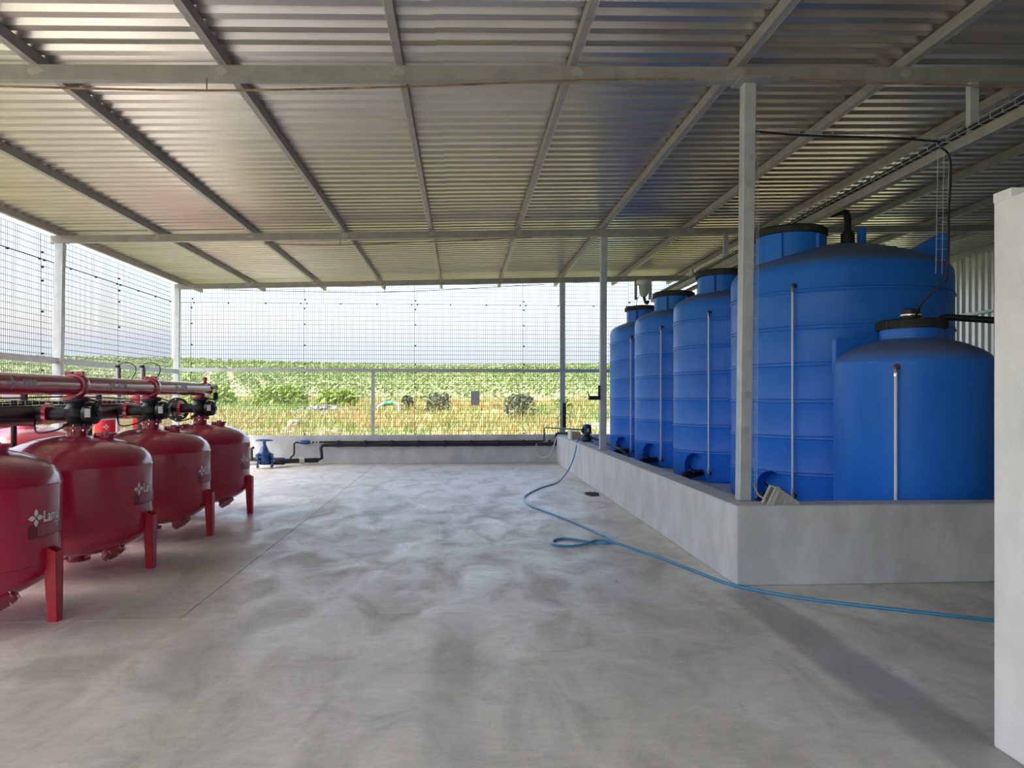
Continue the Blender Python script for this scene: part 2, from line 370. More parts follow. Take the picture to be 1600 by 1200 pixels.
# L-shaped kerb: side run and front run meet at the near corner
struct('wall_bund', MB().prism([(KX, KY), (XR, KY-0.1), (XR, KY+KT-0.1), (KX+KT, KY+KT), (KX+KT, YB-0.02), (KX-0.03, YB-0.02)], WALL_H, Matrix.Identity(4)), 'plaster', 0.015)
struct('floor_bund', MB().box((KX+KT-0.01, KY+KT-0.02, 0.0), (XR, YB-0.02, BUND_Z)), 'plaster', 0)
# tall rendered wall on the right, its near end beside the camera; the inner half of its top is rebated
nw = MB().prism([(0, 0), (0.24, 0), (0.24, 2.53), (0.09, 2.53), (0.09, 2.49), (0, 2.49)], 5.75, Matrix(((1,0,0,2.425), (0,0,1,-2.6), (0,1,0,0), (0,0,0,1))))
struct('wall_right_near', nw, 'plaster_pale', 0.01)
solo('wall_cap_block', MB().box((2.425, 3.04, 2.485), (2.53, 3.15, 2.527)), 'plaster_pale', None, None, kind='structure')

struct('wall_front_unseen', MB().box((0.5, YF-0.2, 0), (XR, YF, 4.36)), 'plaster', 0)  # unseen wall added behind the camera to hold back light from the front
# roof: overlapping trapezoidal sheets, ribs running across the picture
ce = root('ceiling', (0, 0, 4.5), kind='structure')
PIT = 0.2; RIB = 0.058
def sheet_mesh(x0, x1, npitch=5):
    prof = []
    for k in range(npitch):
        y = k*PIT; prof += [(y, 0), (y+0.075, 0), (y+0.105, RIB), (y+0.155, RIB), (y+0.190, 0)]
    prof.append((npitch*PIT+0.03, 0))
    mb = MB(); n = len(prof)
    for x in (x0, x1):
        for dz in (0, 0.004):
            mb.v += [Vector((x, y, z+dz+0.028*x)) for y, z in prof]
    for i in range(n-1):
        mb.f.append((i, i+1, 2*n+i+1, 2*n+i)); mb.f.append((n+i, 3*n+i, 3*n+i+1, n+i+1))
        mb.f.append((i, n+i, n+i+1, i+1)); mb.f.append((2*n+i, 2*n+i+1, 3*n+i+1, 3*n+i))
    mb.f += [(0, 2*n, 3*n, n), (n-1, 2*n-1, 4*n-1, 3*n-1)]
    return mb.mesh('roof_sheet', M['sheet'])
shm = [sheet_mesh(-6.85, -0.22), sheet_mesh(-0.30, 5.6), sheet_mesh(5.5, 11.6)]
ysheet = YF
row = 0
while ysheet < 18.9:
    for i, me in enumerate(shm):
        o = link('roof_sheet', me, ce, (0, ysheet + random.uniform(-0.004, 0.004), 4.44 + 0.101 - 4.5 + (0.006 if i == 1 else 0.0) + (row % 2)*0.0035))
        o.rotation_euler = (random.uniform(-0.0012, 0.0012), 0, 0)
    ysheet += 1.0; row += 1

# steel frame
words = ['first', 'second', 'third', 'fourth', 'fifth', 'sixth', 'seventh', 'eighth', 'ninth', 'tenth', 'eleventh', 'twelfth', 'thirteenth']
for i, x in enumerate(XPUR):
    w = 0.06; z0 = zbeam(x)
    side = 'the outermost, above the left mesh wall' if i == 0 else (words[i] + ' counting from the left mesh wall' if i < len(XPUR)-1 else 'the last, above the right sheet wall')
    pr = root('roof_purlin', (x, 5, z0), 'galvanised roof purlin running away from the camera, ' + side, 'purlin', 'roof purlins under the sheeting')
    part('web', MB().box((x-w/2, YF+0.1, z0), (x+w/2, 18.95, z0+0.098)), 'galv_dark', pr)
    lip = 1 if x < 0.5 else -1
    part('lip', MB().box((x-lip*(w/2+0.004)-0.004, YF+0.1, z0), (x-lip*(w/2+0.004)+0.004, 18.95, z0+0.022)), 'galv', pr)
bl = {0: 'steel roof beam overhead behind the picture edge', 1: 'near galvanised roof beam crossing the top of the picture', 2: 'middle galvanised roof beam crossing the shed', 3: 'far galvanised roof beam above the back mesh wall'}
for i, y in enumerate(YBEAM):
    bt = root('roof_beam', (2, y, 4.3), bl[i], 'beam', 'cross beams of the roof')
    mb = MB(); x0, x1 = XL-0.10, XR
    h = 0.122
    p = [Vector((x, yy, zbeam(x)-dz)) for x in (x0, x1) for yy, dz in ((y, h), (y+0.08, h), (y+0.08, 0), (y, 0))]
    mb.add(p, [(0,1,5,4),(1,2,6,5),(2,3,7,6),(3,0,4,7),(3,2,1,0),(4,5,6,7)])
    part('box_section', mb, 'galv_dark', bt)
    for x in XPUR[1:-1]:
        wmb = MB().lathe([(0.0, 0.0008), (0.030, 0.0008), (0.045, 0.0004)], 9, (x+random.uniform(-.02,.02), y-0.0005, zbeam(x)-0.05), (0, -1, 0))
        for v in wmb.v:
            q = random.uniform(0.45, 1.25); v.x = x + (v.x-x)*q*1.4; v.z = min(zbeam(x)-0.05+(v.z-zbeam(x)+0.05)*q, zbeam(x)-0.002)
        part('weld_patch', wmb, 'weld', bt)
# columns
def column(name, label, x, y, zb, lean=0.0, w=0.11, d=0.11):
    zt = zbeam(x)-0.122; c = root(name, (x, y, zb), label, 'column', 'steel columns of the shed')
    mb = MB(); lo = [(-w/2, 0), (w/2, 0), (w/2, d), (-w/2, d)]
    mb.add([(x+a, y+b, zb) for a, b in lo] + [(x+a+lean, y+b, zt) for a, b in lo], [(3,2,1,0),(4,5,6,7),(0,1,5,4),(1,2,6,5),(2,3,7,6),(3,0,4,7)])
    bevel(part('shaft', mb, 'galv', c), 0.008)
    part('base_plate', MB().box((x-w/2-.012, y-.012, zb), (x+w/2+.012, y+d+.012, zb+0.008)), 'galv_dark', c)
    return c, zt
c1, zt = column('steel_column', 'galvanised steel column on the near kerb corner in front of the large blue tank', 2.50, 6.235, WALL_H, 0.045)
part('cap_plate', MB().box((2.50+.045-0.13, 6.10, zt-0.012), (2.50+.045+0.13, 6.36, zt)), 'galv_dark', c1)
for zz, dx in ((3.72, .03), (3.48, .0), (1.62, .01), (1.30, -.01)):
    part('paint_dab', MB().lathe([(0, 0.0012), (0.022, 0.001), (0.034, 0.0006)], 7, (2.50+dx+.045*(zz-.68)/3.6, 6.2345, zz), (0, -1, 0)), 'weld', c1)
c2, zt2 = column('steel_column', 'grey steel column on the kerb beside the farthest blue tanks', 2.44, 12.40, WALL_H, 0.02)
column('steel_column', 'galvanised column in the left mesh wall at the middle beam', -6.68, 12.38, WALL_H, 0.06, 0.14, 0.10)
column('steel_column', 'galvanised corner column where left and back mesh walls meet', -6.70, 17.44, WALL_H, 0.03, 0.13, 0.10)
column('steel_column', 'slim steel column in the back mesh wall above the kerb end', 2.44, 17.46, WALL_H, 0.0, 0.13, 0.06)
column('steel_column', 'steel column at the right end of the back wall behind the tanks', 9.2, 17.42, 0, 0.0, .11, .06)
solo('steel_post', bevel_mb := MB().box((-2.16, 17.42, WALL_H), (-2.08, 17.48, 2.20)), 'galv', 'short grey post standing on the back wall under the mesh rail', 'post')
solo('mesh_rail', MB().box((XL, 17.42, 2.19), (XR, 17.475, 2.275)), 'galv', 'horizontal steel rail halfway up the back mesh wall', 'rail')
solo('mesh_rail', MB().box((XL-0.03, 1.0, 2.14), (XL+0.03, 12.37, 2.24)), 'galv', 'horizontal steel rail of the left mesh wall, nearer stretch', 'rail')
solo('mesh_rail', MB().box((XL-0.03, 12.49, 2.14), (XL+0.03, 17.42, 2.24)), 'galv', 'horizontal steel rail of the left mesh wall, far stretch', 'rail')

# welded mesh panels
def wire_grid(w, h, dv=0.05, dh=0.1, r=0.0066):
    mb = MB()
    n = int(round(w/dv))
    for i in range(n+1): x = w*i/n; mb.bar((x, 0, 0), (x, 0, h), r, r, caps=False)
    k = int(round(h/dh))
    for j in range(k+1): z = h*j/k; mb.bar((0, r, z), (w, r, z), r*1.15, r*1.15, caps=False)
    return mb.mesh('wire_grid', M['wire'])
clip_me = MB().box((-0.016, -0.014, -0.016), (0.016, 0.014, 0.016)).mesh('clip', M['black'])
PW = 2.62
def panel(kind_label, loc, rotz, w, h, me, clips):
    r = root('mesh_fence', loc, kind_label, 'mesh fence', 'welded wire mesh fencing'); r.rotation_euler = (0, 0, rotz)
    link('wire_grid', me, r)['kind'] = 'stuff'
    for cx, cz in clips: link('clip', clip_me, r, (cx, -0.012, cz))
LOW_H = 3.83-WALL_H
mlow = wire_grid(PW-.012, LOW_H); 
xs = [-6.38 + PW*i for i in range(7)]
pos_b = ['leftmost', 'second', 'third', 'fourth', 'fifth', 'sixth', 'seventh']
def strip_h(x): return zbeam(x)-0.12-3.85
for i, x in enumerate(xs[:6]):
    cl = [(0.02, z) for z in (0.03, 0.65, 1.15, 1.50, 1.70, 2.15, 2.65, 3.02)] + [(q, LOW_H-0.01) for q in (0.07, PW*0.33, PW*0.66, PW-0.07)]
    panel('large welded wire mesh panel in the back wall, %s from the left corner' % ('first' if i == 0 else pos_b[i]), (x, YB+0.045, WALL_H), 0, PW, LOW_H, mlow, cl)
    h = strip_h(x)+0.14
    panel('low mesh strip under the far roof beam, %s from the left corner' % ('first' if i == 0 else pos_b[i]), (x, YB+0.10, 3.84), 0, PW, h, wire_grid(PW-.012, h), [(0.02, 0.08)])
panel('narrow mesh panel in the back wall beside the left corner column', (XL-0.12, YB+0.075, WALL_H), 0, 0.38, LOW_H, wire_grid(0.37, LOW_H), [])
panel('short mesh strip at the top of the left back corner', (XL-0.12, YB+0.10, 3.84), 0, 0.38, 0.4, wire_grid(0.37, 0.4), [])
ys = [17.42-PW, 17.42-2*PW, 17.42-3*PW, 17.42-4*PW, 17.42-5*PW, 17.42-6*PW]
for i, y in enumerate(ys):
    cl = [(0.02, z) for z in (0.1, 1.35, 1.62, 2.3, 2.8, 3.02)] + [(q, LOW_H-0.01) for q in (0.07, PW*0.33, PW*0.66, PW-0.07)]
    panel('large welded mesh panel in the left wall, %s from the back corner' % ('first' if i == 0 else pos_b[i]), (XL-0.135, y, WALL_H), R_(90), PW, LOW_H, mlow, cl)
    panel('low mesh strip at the top of the left wall, %s from the back corner' % ('first' if i == 0 else pos_b[i]), (XL-0.137, y, 3.84), R_(90), PW, 0.40, wire_grid(PW-.012, 0.40) if i == 0 else bpy.data.meshes['wire_grid_strip'], [(0.02, 0.1)])
    if i == 0:
        for o in bpy.data.objects:
            if o.name.startswith('wire_grid') and o.parent and o.parent['label'].startswith('low mesh strip at the top of the left wall'): o.data.name = 'wire_grid_strip'
sg = root('notice_plate', (0.32, YB+0.03, 1.40), 'blank grey notice plate wired to the back mesh', 'sign')
bevel(part('plate', MB().box((0.215, YB+0.022, 1.40), (0.425, YB+0.028, 1.74)), 'grey', sg), 0.002)
for x in (0.235, 0.405): 
    for z in (1.42, 1.72): part('tie', MB().cyl((x, YB+0.016, z), (x, YB+0.024, z), 0.005, 8), 'galv', sg)

# right side wall of vertical sheets
wr = root('wall_right', (XR, 8, 0), kind='structure')
def wall_sheet(y0):
    prof = []
    for k in range(5):
        y = k*PIT; prof += [(y, 0), (y+0.085, 0), (y+0.112, 0.04), (y+0.170, 0.04), (y+0.197, 0)]
    prof.append((1.02, 0)); n = len(prof); mb = MB()
    for z in (0.0, 4.845):
        for dx in (0, 0.004): mb.v += [Vector((XR+0.02+x+dx, y0+y, z)) for y, x in prof]
    for i in range(n-1):
        mb.f.append((i, i+1, 2*n+i+1, 2*n+i)); mb.f.append((n+i, 3*n+i, 3*n+i+1, n+i+1))
    return mb
for k in range(24): part('wall_sheet', wall_sheet(-6.2+k), 'wall_sheet', wr)
for z in (1.7, 3.43): part('girt', MB().box((XR-0.05, YF, z), (XR+0.018, YB, z+0.06)), 'galv', wr)

# ------------------------------------------------------------------ red filter tanks
TX = -3.57; TY = (5.38, 6.98, 8.58, 10.15); TR = 0.64
def filter_tank(loc, label, group):
    t = root('filter_tank', loc, label, 'tank', group)
    L = Vector(loc)
    def P(x=0, y=0, z=0): return L + Vector((x, y, z))
    b = MB().lathe([(0, .145), (.16, .150), (.32, .178), (.46, .226), (.56, .285), (.615, .345), (TR, .41), (TR, .955), (.645, .957), (.645, .975), (TR, .980), (.627, 1.03), (.59, 1.085), (.52, 1.135), (.42, 1.180), (.30, 1.214), (.16, 1.238), (0, 1.245)], 72, L)
    part('vessel', b, 'red', t, 28)
    part('weld_seam', MB().lathe([(TR-.001, .418), (TR+.004, .422), (TR+.004, .428), (TR-.001, .432)], 72, L), 'red', t, 60)
    for k, a in enumerate((0, 122, 238)):
        ca, sa = math.cos(R_(a)), math.sin(R_(a)); X = Vector((ca, sa, 0)); Y = Vector((-sa, ca, 0))
        m = MB()
        # folded plate: outer face tapers to the foot, two webs lean on the vessel
        for s in (-1, 1):
            o_ = [P()+X*(TR+.062)+Y*s*w+Vector((0,0,z)) for z, w in ((0, .034), (.50, .050))]
            i_ = [P()+X*(TR+dx)+Y*s*w+Vector((0,0,z)) for z, w, dx in ((0, .034, -.004), (.545, .050, -.030), (.36, .046, -.022))]
            th = Y*(-s*.006)
            face = [o_[0], o_[1], i_[1], i_[2], i_[0]]
            n = 5; m.add(face + [q+th for q in face], [tuple(range(n)), tuple(reversed(range(n, 2*n)))] + [(q, n+q, n+(q+1)%n, (q+1)%n) for q in range(n)])
        f4 = [P()+X*(TR+.062)+Y*s*w+Vector((0,0,z)) for s, w, z in ((-1,.034,0),(1,.034,0),(1,.050,.50),(-1,.050,.50))]
        m.add(f4+[q-X*.006 for q in f4], [(0,1,2,3),(7,6,5,4),(0,4,5,1),(1,5,6,2),(2,6,7,3),(3,7,4,0)])
        part('leg', m, 'red_flat', t)
    # drain outlet under the dish and a blanked hand hole pointing down and outwards
    d = part('drain_outlet', MB().lathe([(.075, .10), (.075, .17)], 24, L), 'red', t, 40)
    part('flange', MB().lathe([(.115, .085), (.115, .108)], 28, P(0, 0, 0)), 'red', d, 40)
    ax = Vector((.62, -.25, -.74)).normalized(); s0 = P(.34, -.12, .245)
    hh = part('hand_hole', MB().lathe([(.085, -.05), (.085, .075)], 28, s0, ax), 'red', t, 40)
    part('flange', MB().lathe([(.105, .075), (.105, .088), (.100, .092), (.100, .104)], 28, s0, ax), 'red', hh, 40)
    for k in range(6):
        a = k*math.pi/3; q = ax.orthogonal().normalized(); w = ax.cross(q)
        part('bolt', MB().lathe([(.008, .068), (.008, .116)], 6, s0+(q*math.cos(a)+w*math.sin(a))*.096, ax), 'chrome', hh)
    nz_ = part('top_nozzle', MB().lathe([(.088, 1.20), (.088, 1.315)], 28, L), 'red', t, 40)
    part('flange', MB().lathe([(.122, 1.300), (.122, 1.328)], 32, L), 'red', nz_, 40)
    for k in range(8):
        a = k*math.pi/4+.2; part('bolt', MB().lathe([(.009, 1.285), (.009, 1.345)], 6, P(.104*math.cos(a), .104*math.sin(a), 0)), 'chrome', nz_)
    pt = part('filling_port', MB().lathe([(.075, 1.15), (.075, 1.252)], 24, P(.24, .04, 0)), 'red', t, 40)
    part('cover', MB().lathe([(.098, 1.240), (.098, 1.262), (.03, 1.266), (.03, 1.275)], 24, P(.24, .04, 0)), 'red', pt, 40)
    return t
def wrap(mb, geo, rad, az0, z0, L, lift=0.0018):
    v, f = geo
    o = len(mb.v)
    for x, y in v:
        a = az0 + x/rad; mb.v.append(Vector(L)+Vector(((rad+lift)*math.cos(a), (rad+lift)*math.sin(a), z0+y)))
    mb.f += [tuple(o+i for i in q) for q in f]
grp_t = 'red sand filter tanks in the front row'
tl = ['red filter tank nearest the camera, cut off by the left picture edge', 'second red filter tank from the camera in the front row', 'third red filter tank from the camera in the front row', 'farthest red filter tank of the front row, under the pipe end']
proto = filter_tank((TX, TY[0], 0), tl[0], grp_t)
dm = MB(); L0 = Vector((TX, TY[0], 0)); lv, lf = text_geo('Lama', 0.108, 0.0035)
wrap(dm, emblem(-0.068, 0.002, 0.066), TR, -0.13, 0.757, L0); wrap(dm, ([(x*0.88-0.004, y) for x, y in lv], lf), TR, -0.13, 0.722, L0)
for k in range(5): wrap(dm, rect_geo(0.118+k*0.021, 0.0, 0.131+k*0.021, 0.011+0.004*(k % 2), 1), TR, -0.13, 0.6975, L0)
part('brand_mark', dm, 'decal', proto, label='white flower emblem and lettering Lama')
sm = MB(); wrap(sm, rect_geo(-0.13, -0.02, 0.285, 0.075, 14), TR, -0.13, 0.635, L0, 0.0008); part('sticker', sm, 'decal_shade', proto)
sm = MB(); wrap(sm, rect_geo(-0.055, -0.008, 0.20, 0.068, 10), TR, -0.13, 0.637, L0, 0.0013); part('sticker_field', sm, 'decal_pale', proto)
sm = MB(); wrap(sm, rect_geo(0.155, 0.03, 0.19, 0.062, 2), TR, -0.13, 0.637, L0, 0.0017); part('sticker_print', sm, 'grey', proto)
for i in (1, 2, 3):
    c = copy_tree(proto); c.location = (TX, TY[i], 0); c['label'] = tl[i]
# the second row stands behind the pipes
for i, (x, y) in enumerate(((-5.35, 7.75), (-5.35, 9.30))):
    c = copy_tree(proto); c.location = (x, y, 0); c.rotation_euler = (0, 0, R_(180)); c['group'] = 'red sand filter tanks in the back row'
    c['label'] = ('red filter tank of the back row, only its dome edge showing at the left', 'red filter tank of the back row, dome showing under the dark pipe')[i]

# black three-way valves, one on each tank
def valve(loc, label):
    L = Vector(loc); P = lambda *a: L + Vector(a)
    v = root('backwash_valve', loc, label, 'valve', 'black three-way valves on the filter tanks')
    part('body', MB().lathe([(.112, 0), (.112, .022), (.078, .03), (.085, .07), (.105, .09), (.105, .16), (.085, .185), (.078, .215), (.112, .225), (.112, .245)], 28, L), 'black', v, 35)
    part('side_arm', MB().lathe([(.062, 0), (.062, .20), (.098, .20), (.098, .225), (.062, .225), (.062, .30)], 24, P(-.05, 0, .115), (-1, 0, 0)), 'black', v, 35)
    part('side_flange', MB().lathe([(.100, .0), (.100, .035)], 24, P(-.235, 0, .115), (-1, 0, 0)), 'red', v, 35)
    ac = part('actuator', MB().lathe([(.05, 0), (.095, .02), (.102, .05), (.102, .075), (.095, .10), (.06, .115), (.03, .12), (.03, .14)], 24, P(.085, -.02, .115), (1, -.15, 0)), 'black', v, 35)
    for k in range(6):
        a = k*math.pi/3+.3; part('bolt', MB().lathe([(.007, .03), (.007, .09)], 6, P(.09, -.02+.094*math.cos(a), .115+.094*math.sin(a)), (1, -.15, 0)), 'chrome', ac)
    part('label_plate', MB().box(tuple(P(.135, -.132, .085)), tuple(P(.185, -.127, .165))), 'grey_light', v)
    part('control_tube', MB().tube(spline([P(-.02, -.1, .03), P(-.10, -.16, -.03), P(-.28, -.14, -.05), P(-.36, -.02, .08)], 6), .008, 6), 'black', v, 60)
    part('control_tube', MB().tube(spline([P(.20, -.03, .16), P(.22, -.06, .22), P(.10, -.11, .26), P(-.05, -.10, .24)], 6), .007, 6), 'black', v, 60)
    return v
vl = ['black three-way valve on the tank nearest the camera, left of the picture edge', 'black three-way valve on the second red tank', 'black three-way valve on the third red tank', 'black three-way valve on the farthest red tank under the pipe end']
v0 = valve((TX, TY[0], 1.328), vl[0])
for i in (1, 2, 3):
    c = copy_tree(v0); c.location = (TX, TY[i], 1.328); c['label'] = vl[i]
# upper red manifold
PZ, PR = 1.705, 0.087
mf = root('red_manifold', (TX, 7.5, PZ), 'long glossy red manifold pipe running above the front row of tanks', 'pipe')
part('pipe', MB().cyl((TX, 1.5, PZ), (TX, 10.36, PZ), PR, 40), 'red', mf, 40)
part('end_cap', MB().lathe([(PR+.006, 0), (PR+.006, .02), (PR*.8, .045), (PR*.35, .06), (0, .062)], 36, (TX, 10.36, PZ), (0, 1, 0)), 'red', mf, 40)
for y in TY:
    rs = part('riser', MB().cyl((TX, y, 1.575), (TX, y, PZ-0.03), .066, 24), 'red', mf, 40)
    part('flange', MB().lathe([(.112, 1.573), (.112, 1.598)], 28, (TX, y, 0)), 'red', rs, 40)
for y in TY[:3]:
    yy = y-.02
    cl = part('coupling', MB().lathe([(PR, -.05), (PR+.022, -.045), (PR+.028, -.015), (PR+.028, .015), (PR+.022, .045), (PR, .05)], 36, (TX, yy, PZ), (0, 1, 0)), 'red', mf, 40)
    for sx in (-1, 1):
        part('lug', MB().box((TX+sx*.05-.028, yy-.035, PZ+PR+.004), (TX+sx*.05+.028, yy+.035, PZ+PR+.042)), 'red', cl)
    part('clamp_bolt', MB().cyl((TX-.085, yy, PZ+PR+.026), (TX+.085, yy, PZ+PR+.026), .010, 8), 'chrome', cl)
part('end_stub', MB().lathe([(.022, 0), (.022, .05), (.03, .05), (.03, .085), (.02, .09)], 16, (TX+.02, 10.28, PZ+PR-.01)), 'red_flat', mf, 40)
for y0 in (5.95, 7.55, 9.2):
    lm = MB(); 
    for geo in (emblem(-0.075, 0.022, 0.07), ([(x*1.1, y) for x, y in lv], lf)):
        v, f = geo; o = len(lm.v)
        for x, y in v:
            a = R_(-8) + y/PR*0.9; lm.v.append(Vector((TX+(PR+.0015)*math.cos(a), y0+x, PZ+(PR+.0015)*math.sin(a))))
        lm.f += [tuple(o+i for i in q) for q in f]
    part('brand_mark', lm, 'grey_print', mf, label='faded grey emblem and lettering Lama')
av = root('air_valve', (TX+.06, 10.44, PZ), 'small black and white air valve on the end of the red pipe', 'valve')
part('stub', MB().cyl((TX+.04, 10.40, PZ+.02), (TX+.10, 10.46, PZ+.02), .02, 12), 'chrome', av, 40)
part('body', MB().lathe([(.03, 0), (.035, .02), (.035, .09), (.02, .11)], 14, (TX+.10, 10.46, PZ-.15)), 'black', av, 40)
part('head', MB().lathe([(.02, 0), (.038, .01), (.038, .05), (.02, .06)], 14, (TX+.10, 10.46, PZ-.0)), 'grey_light', av, 40)
part('drip_tube', MB().tube(spline([(TX+.10, 10.46, PZ-.15), (TX+.10, 10.46, PZ-.25), (TX+.06, 10.42, PZ-.32), (TX, 10.36, PZ-.30)], 5), .005, 6), 'black', av)
# lower dark manifold with a wire tray on top
DX, DZ, DR = -4.00, 1.425, 0.088
df = root('dark_manifold', (DX, 7.5, DZ), 'thick black plastic manifold pipe behind the front valves', 'pipe')
part('pipe', MB().cyl((DX, 1.5, DZ), (DX, 10.45, DZ), DR, 36), 'dark_pipe', df, 40)
for y in (5.0, 6.2, 7.72, 8.0, 9.3, 10.0): part('joint_ring', MB().lathe([(DR+.001, -.03), (DR+.012, -.025), (DR+.012, .025), (DR+.001, .03)], 32, (DX, y, DZ), (0, 1, 0)), 'black', df, 35)
ef = part('end_flange', MB().lathe([(.150, 0), (.150, .03), (.165, .03), (.165, .06), (.05, .06)], 32, (DX, 10.44, DZ), (0, 1, 0)), 'black', df, 35)
for k in range(8):
    a = k*math.pi/4; part('bolt', MB().cyl((DX+.14*math.cos(a), 10.42, DZ+.14*math.sin(a)), (DX+.14*math.cos(a), 10.52, DZ+.14*math.sin(a)), .010, 6), 'chrome', ef)
for y in (6.18, 9.37): part('stand', MB().box((DX-.04, y-.04, 0), (DX+.04, y+.04, DZ-DR+.01)), 'dark_pipe', df)
tr = root('cable_tray', (DX+.02, 6, DZ+DR), 'wire cable tray lying along the top of the black manifold', 'cable tray')
tm = MB()
for sx in (-.05, .05):
    for z in (.004, .055): tm.bar((DX+sx, 1.6, DZ+DR+z), (DX+sx, 8.9, DZ+DR+z), .005, .005)
part('side_wires', tm, 'galv', tr)
rung = MB()
for sx in (-.05, .05): rung.bar((DX+sx, 0, DZ+DR), (DX+sx, 0, DZ+DR+.058), .005, .005)
rung.bar((DX-.05, 0, DZ+DR+.003), (DX+.05, 0, DZ+DR+.003), .005, .005)
rme = rung.mesh('cross_wire', M['galv'], ORG[tr.name] - Vector((0, ORG[tr.name].y, 0)))
for k in range(62): link('cross_wire', rme, tr, (0, 2.2+k*.108-ORG[tr.name].y, 0))
for k, (dx, dz) in enumerate(((-.025, .02), (.0, .018), (.022, .022), (.01, .038))):
    part('cable', MB().tube([(DX+dx+.008*math.sin(y*3+k), y, DZ+DR+dz+.004*math.cos(y*5+k)) for y in [1.6+.3*q for q in range(26)]], .009, 6), 'black', tr)
solo('control_line', MB().tube(spline([(-4.35, 3.0, 1.62), (-4.35, 5.5, 1.60), (-4.32, 7.0, 1.585), (-4.3, 8.4, 1.60), (-4.3, 10.0, 1.56)], 6), .010, 6), 'black', 'thin black control line strung behind the red manifold', 'cable')
# automatic screen filters beyond, with red bodies and black caps
def screen_filter(loc, label, r, h):
    L = Vector(loc); s = root('screen_filter', loc, label, 'filter', 'upright red screen filters behind the tanks')
    part('housing', MB().lathe([(r*.6, .0), (r*.6, .35), (r, .45), (r, .45+h), (r*.9, .50+h), (r*.5, .54+h), (0, .55+h)], 28, L), 'red_flat', s, 35)
    part('flange', MB().lathe([(r+.04, .40+h), (r+.04, .45+h)], 28, L), 'red', s, 35)
    for z in (.62, .95):
        n = part('side_nozzle', MB().cyl(L+Vector((0, -.0, z)), L+Vector((-.10, -r-.14, z)), .05, 18), 'red', s, 40)
        part('cap', MB().lathe([(.068, 0), (.075, .02), (.075, .09), (.06, .10)], 20, L+Vector((-.10, -r-.13, z)), (-.3, -1, 0)), 'black', n, 40)
    mk = MB()
    for kz in (1.12, .98):
        v, f = emblem(0, 0, .05); o = len(mk.v)
        for x, y in v:
            a = R_(-62)+x/r; mk.v.append(L+Vector(((r+.002)*math.cos(a), (r+.002)*math.sin(a), kz+y)))
        mk.f += [tuple(o+i for i in q) for q in f]
    part('brand_mark', mk, 'grey_print', s)
    part('stand', MB().cyl(L, L+Vector((0, 0, .45)), r*.35, 12), 'red_flat', s)
    return s
screen_filter((-5.74, 12.1, 0), 'wide upright red screen filter seen between the second and third tanks', .16, 1.0)
screen_filter((-5.30, 12.3, 0), 'slim upright red screen filter beside the wide one', .10, 1.15)
# riser heads with grey controllers, cables looping out of their tops
for i, (x, y) in enumerate(((-5.07, 11.05), (-4.72, 11.05))):
    s = root('sensor_post', (x, y, 1.2), ('galvanised sensor post with a looping black cable, left one of the pair', 'galvanised sensor post with a looping black cable, right one of the pair')[i], 'post', 'sensor posts behind the red pipe')
    part('tube', MB().cyl((x, y, 0.0), (x, y, 2.05), .026, 14), 'galv', s, 40)
    part('cap', MB().cyl((x, y, 2.03), (x, y, 2.065), .034, 14), 'black', s, 40)
    part('back_strip', MB().bar((x+.035, y, 1.6), (x+.035, y, 2.03), .012, .03), 'black', s)
    part('cable', MB().tube(spline([(x+.01, y, 2.05), (x+.04, y, 2.09), (x+.15, y, 2.10), (x+.24, y, 2.06), (x+.255, y, 1.98), (x+.20, y, 1.86), (x+.10, y, 1.72), (x+.03, y, 1.62)], 6), .007, 6), 'black', s, 60)
for x, y, z, lab in ((-4.75, 9.6, 1.52, 'grey control box behind the second valve'), (-5.0, 8.45, 1.56, 'small grey control box behind the nearer stretch of red pipe')):
    g = root('control_box', (x, y, z), lab, 'control box', 'grey control boxes on the filter battery')
    bevel(part('case', MB().box((x-.10, y-.05, z), (x+.10, y+.05, z+.10)), 'grey_light', g), .008)
    part('arm', MB().cyl((x, y, .0), (x, y, z), .03, 10), 'black', g)
    part('gland', MB().cyl((x+.12, y, z-.04), (x+.12, y, z+.16), .028, 10), 'black', g)

# ------------------------------------------------------------------ blue tanks
def cut(o, cutter_mb):
    co = bpy.data.objects.new('cutter', cutter_mb.mesh('cutter', M['blue'])); COL.objects.link(co)
    md = o.modifiers.new('cut', 'BOOLEAN'); md.operation = 'DIFFERENCE'; md.object = co; md.solver = 'EXACT'
    bpy.context.view_layer.update()
    me = bpy.data.meshes.new_from_object(o.evaluated_get(bpy.context.evaluated_depsgraph_get()))
    o.modifiers.clear(); old = o.data; o.data = me; me.name = old.name
    bpy.data.objects.remove(co)
    me.polygons.foreach_set('use_smooth', [True]*len(me.polygons)); me.set_sharp_from_angle(angle=R_(32))

def arch_niche(L, R, az, w, h, depth):
    X = Vector((math.cos(az), math.sin(az), 0)); Y = Vector((-math.sin(az), math.cos(az), 0)); Z = Vector((0, 0, 1))
    poly = [(-w/2, -0.2), (w/2, -0.2)] + [(w/2*math.cos(a), h-w/2*1.0+w/2*math.sin(a)) for a in [math.pi*k/20 for k in range(21)]]
    o = L + X*(R-depth)
    m = Matrix(((Y.x, Z.x, X.x, o.x), (Y.y, Z.y, X.y, o.y), (Y.z, Z.z, X.z, o.z), (0, 0, 0, 1)))
    return MB().prism(poly, depth+0.4, m)

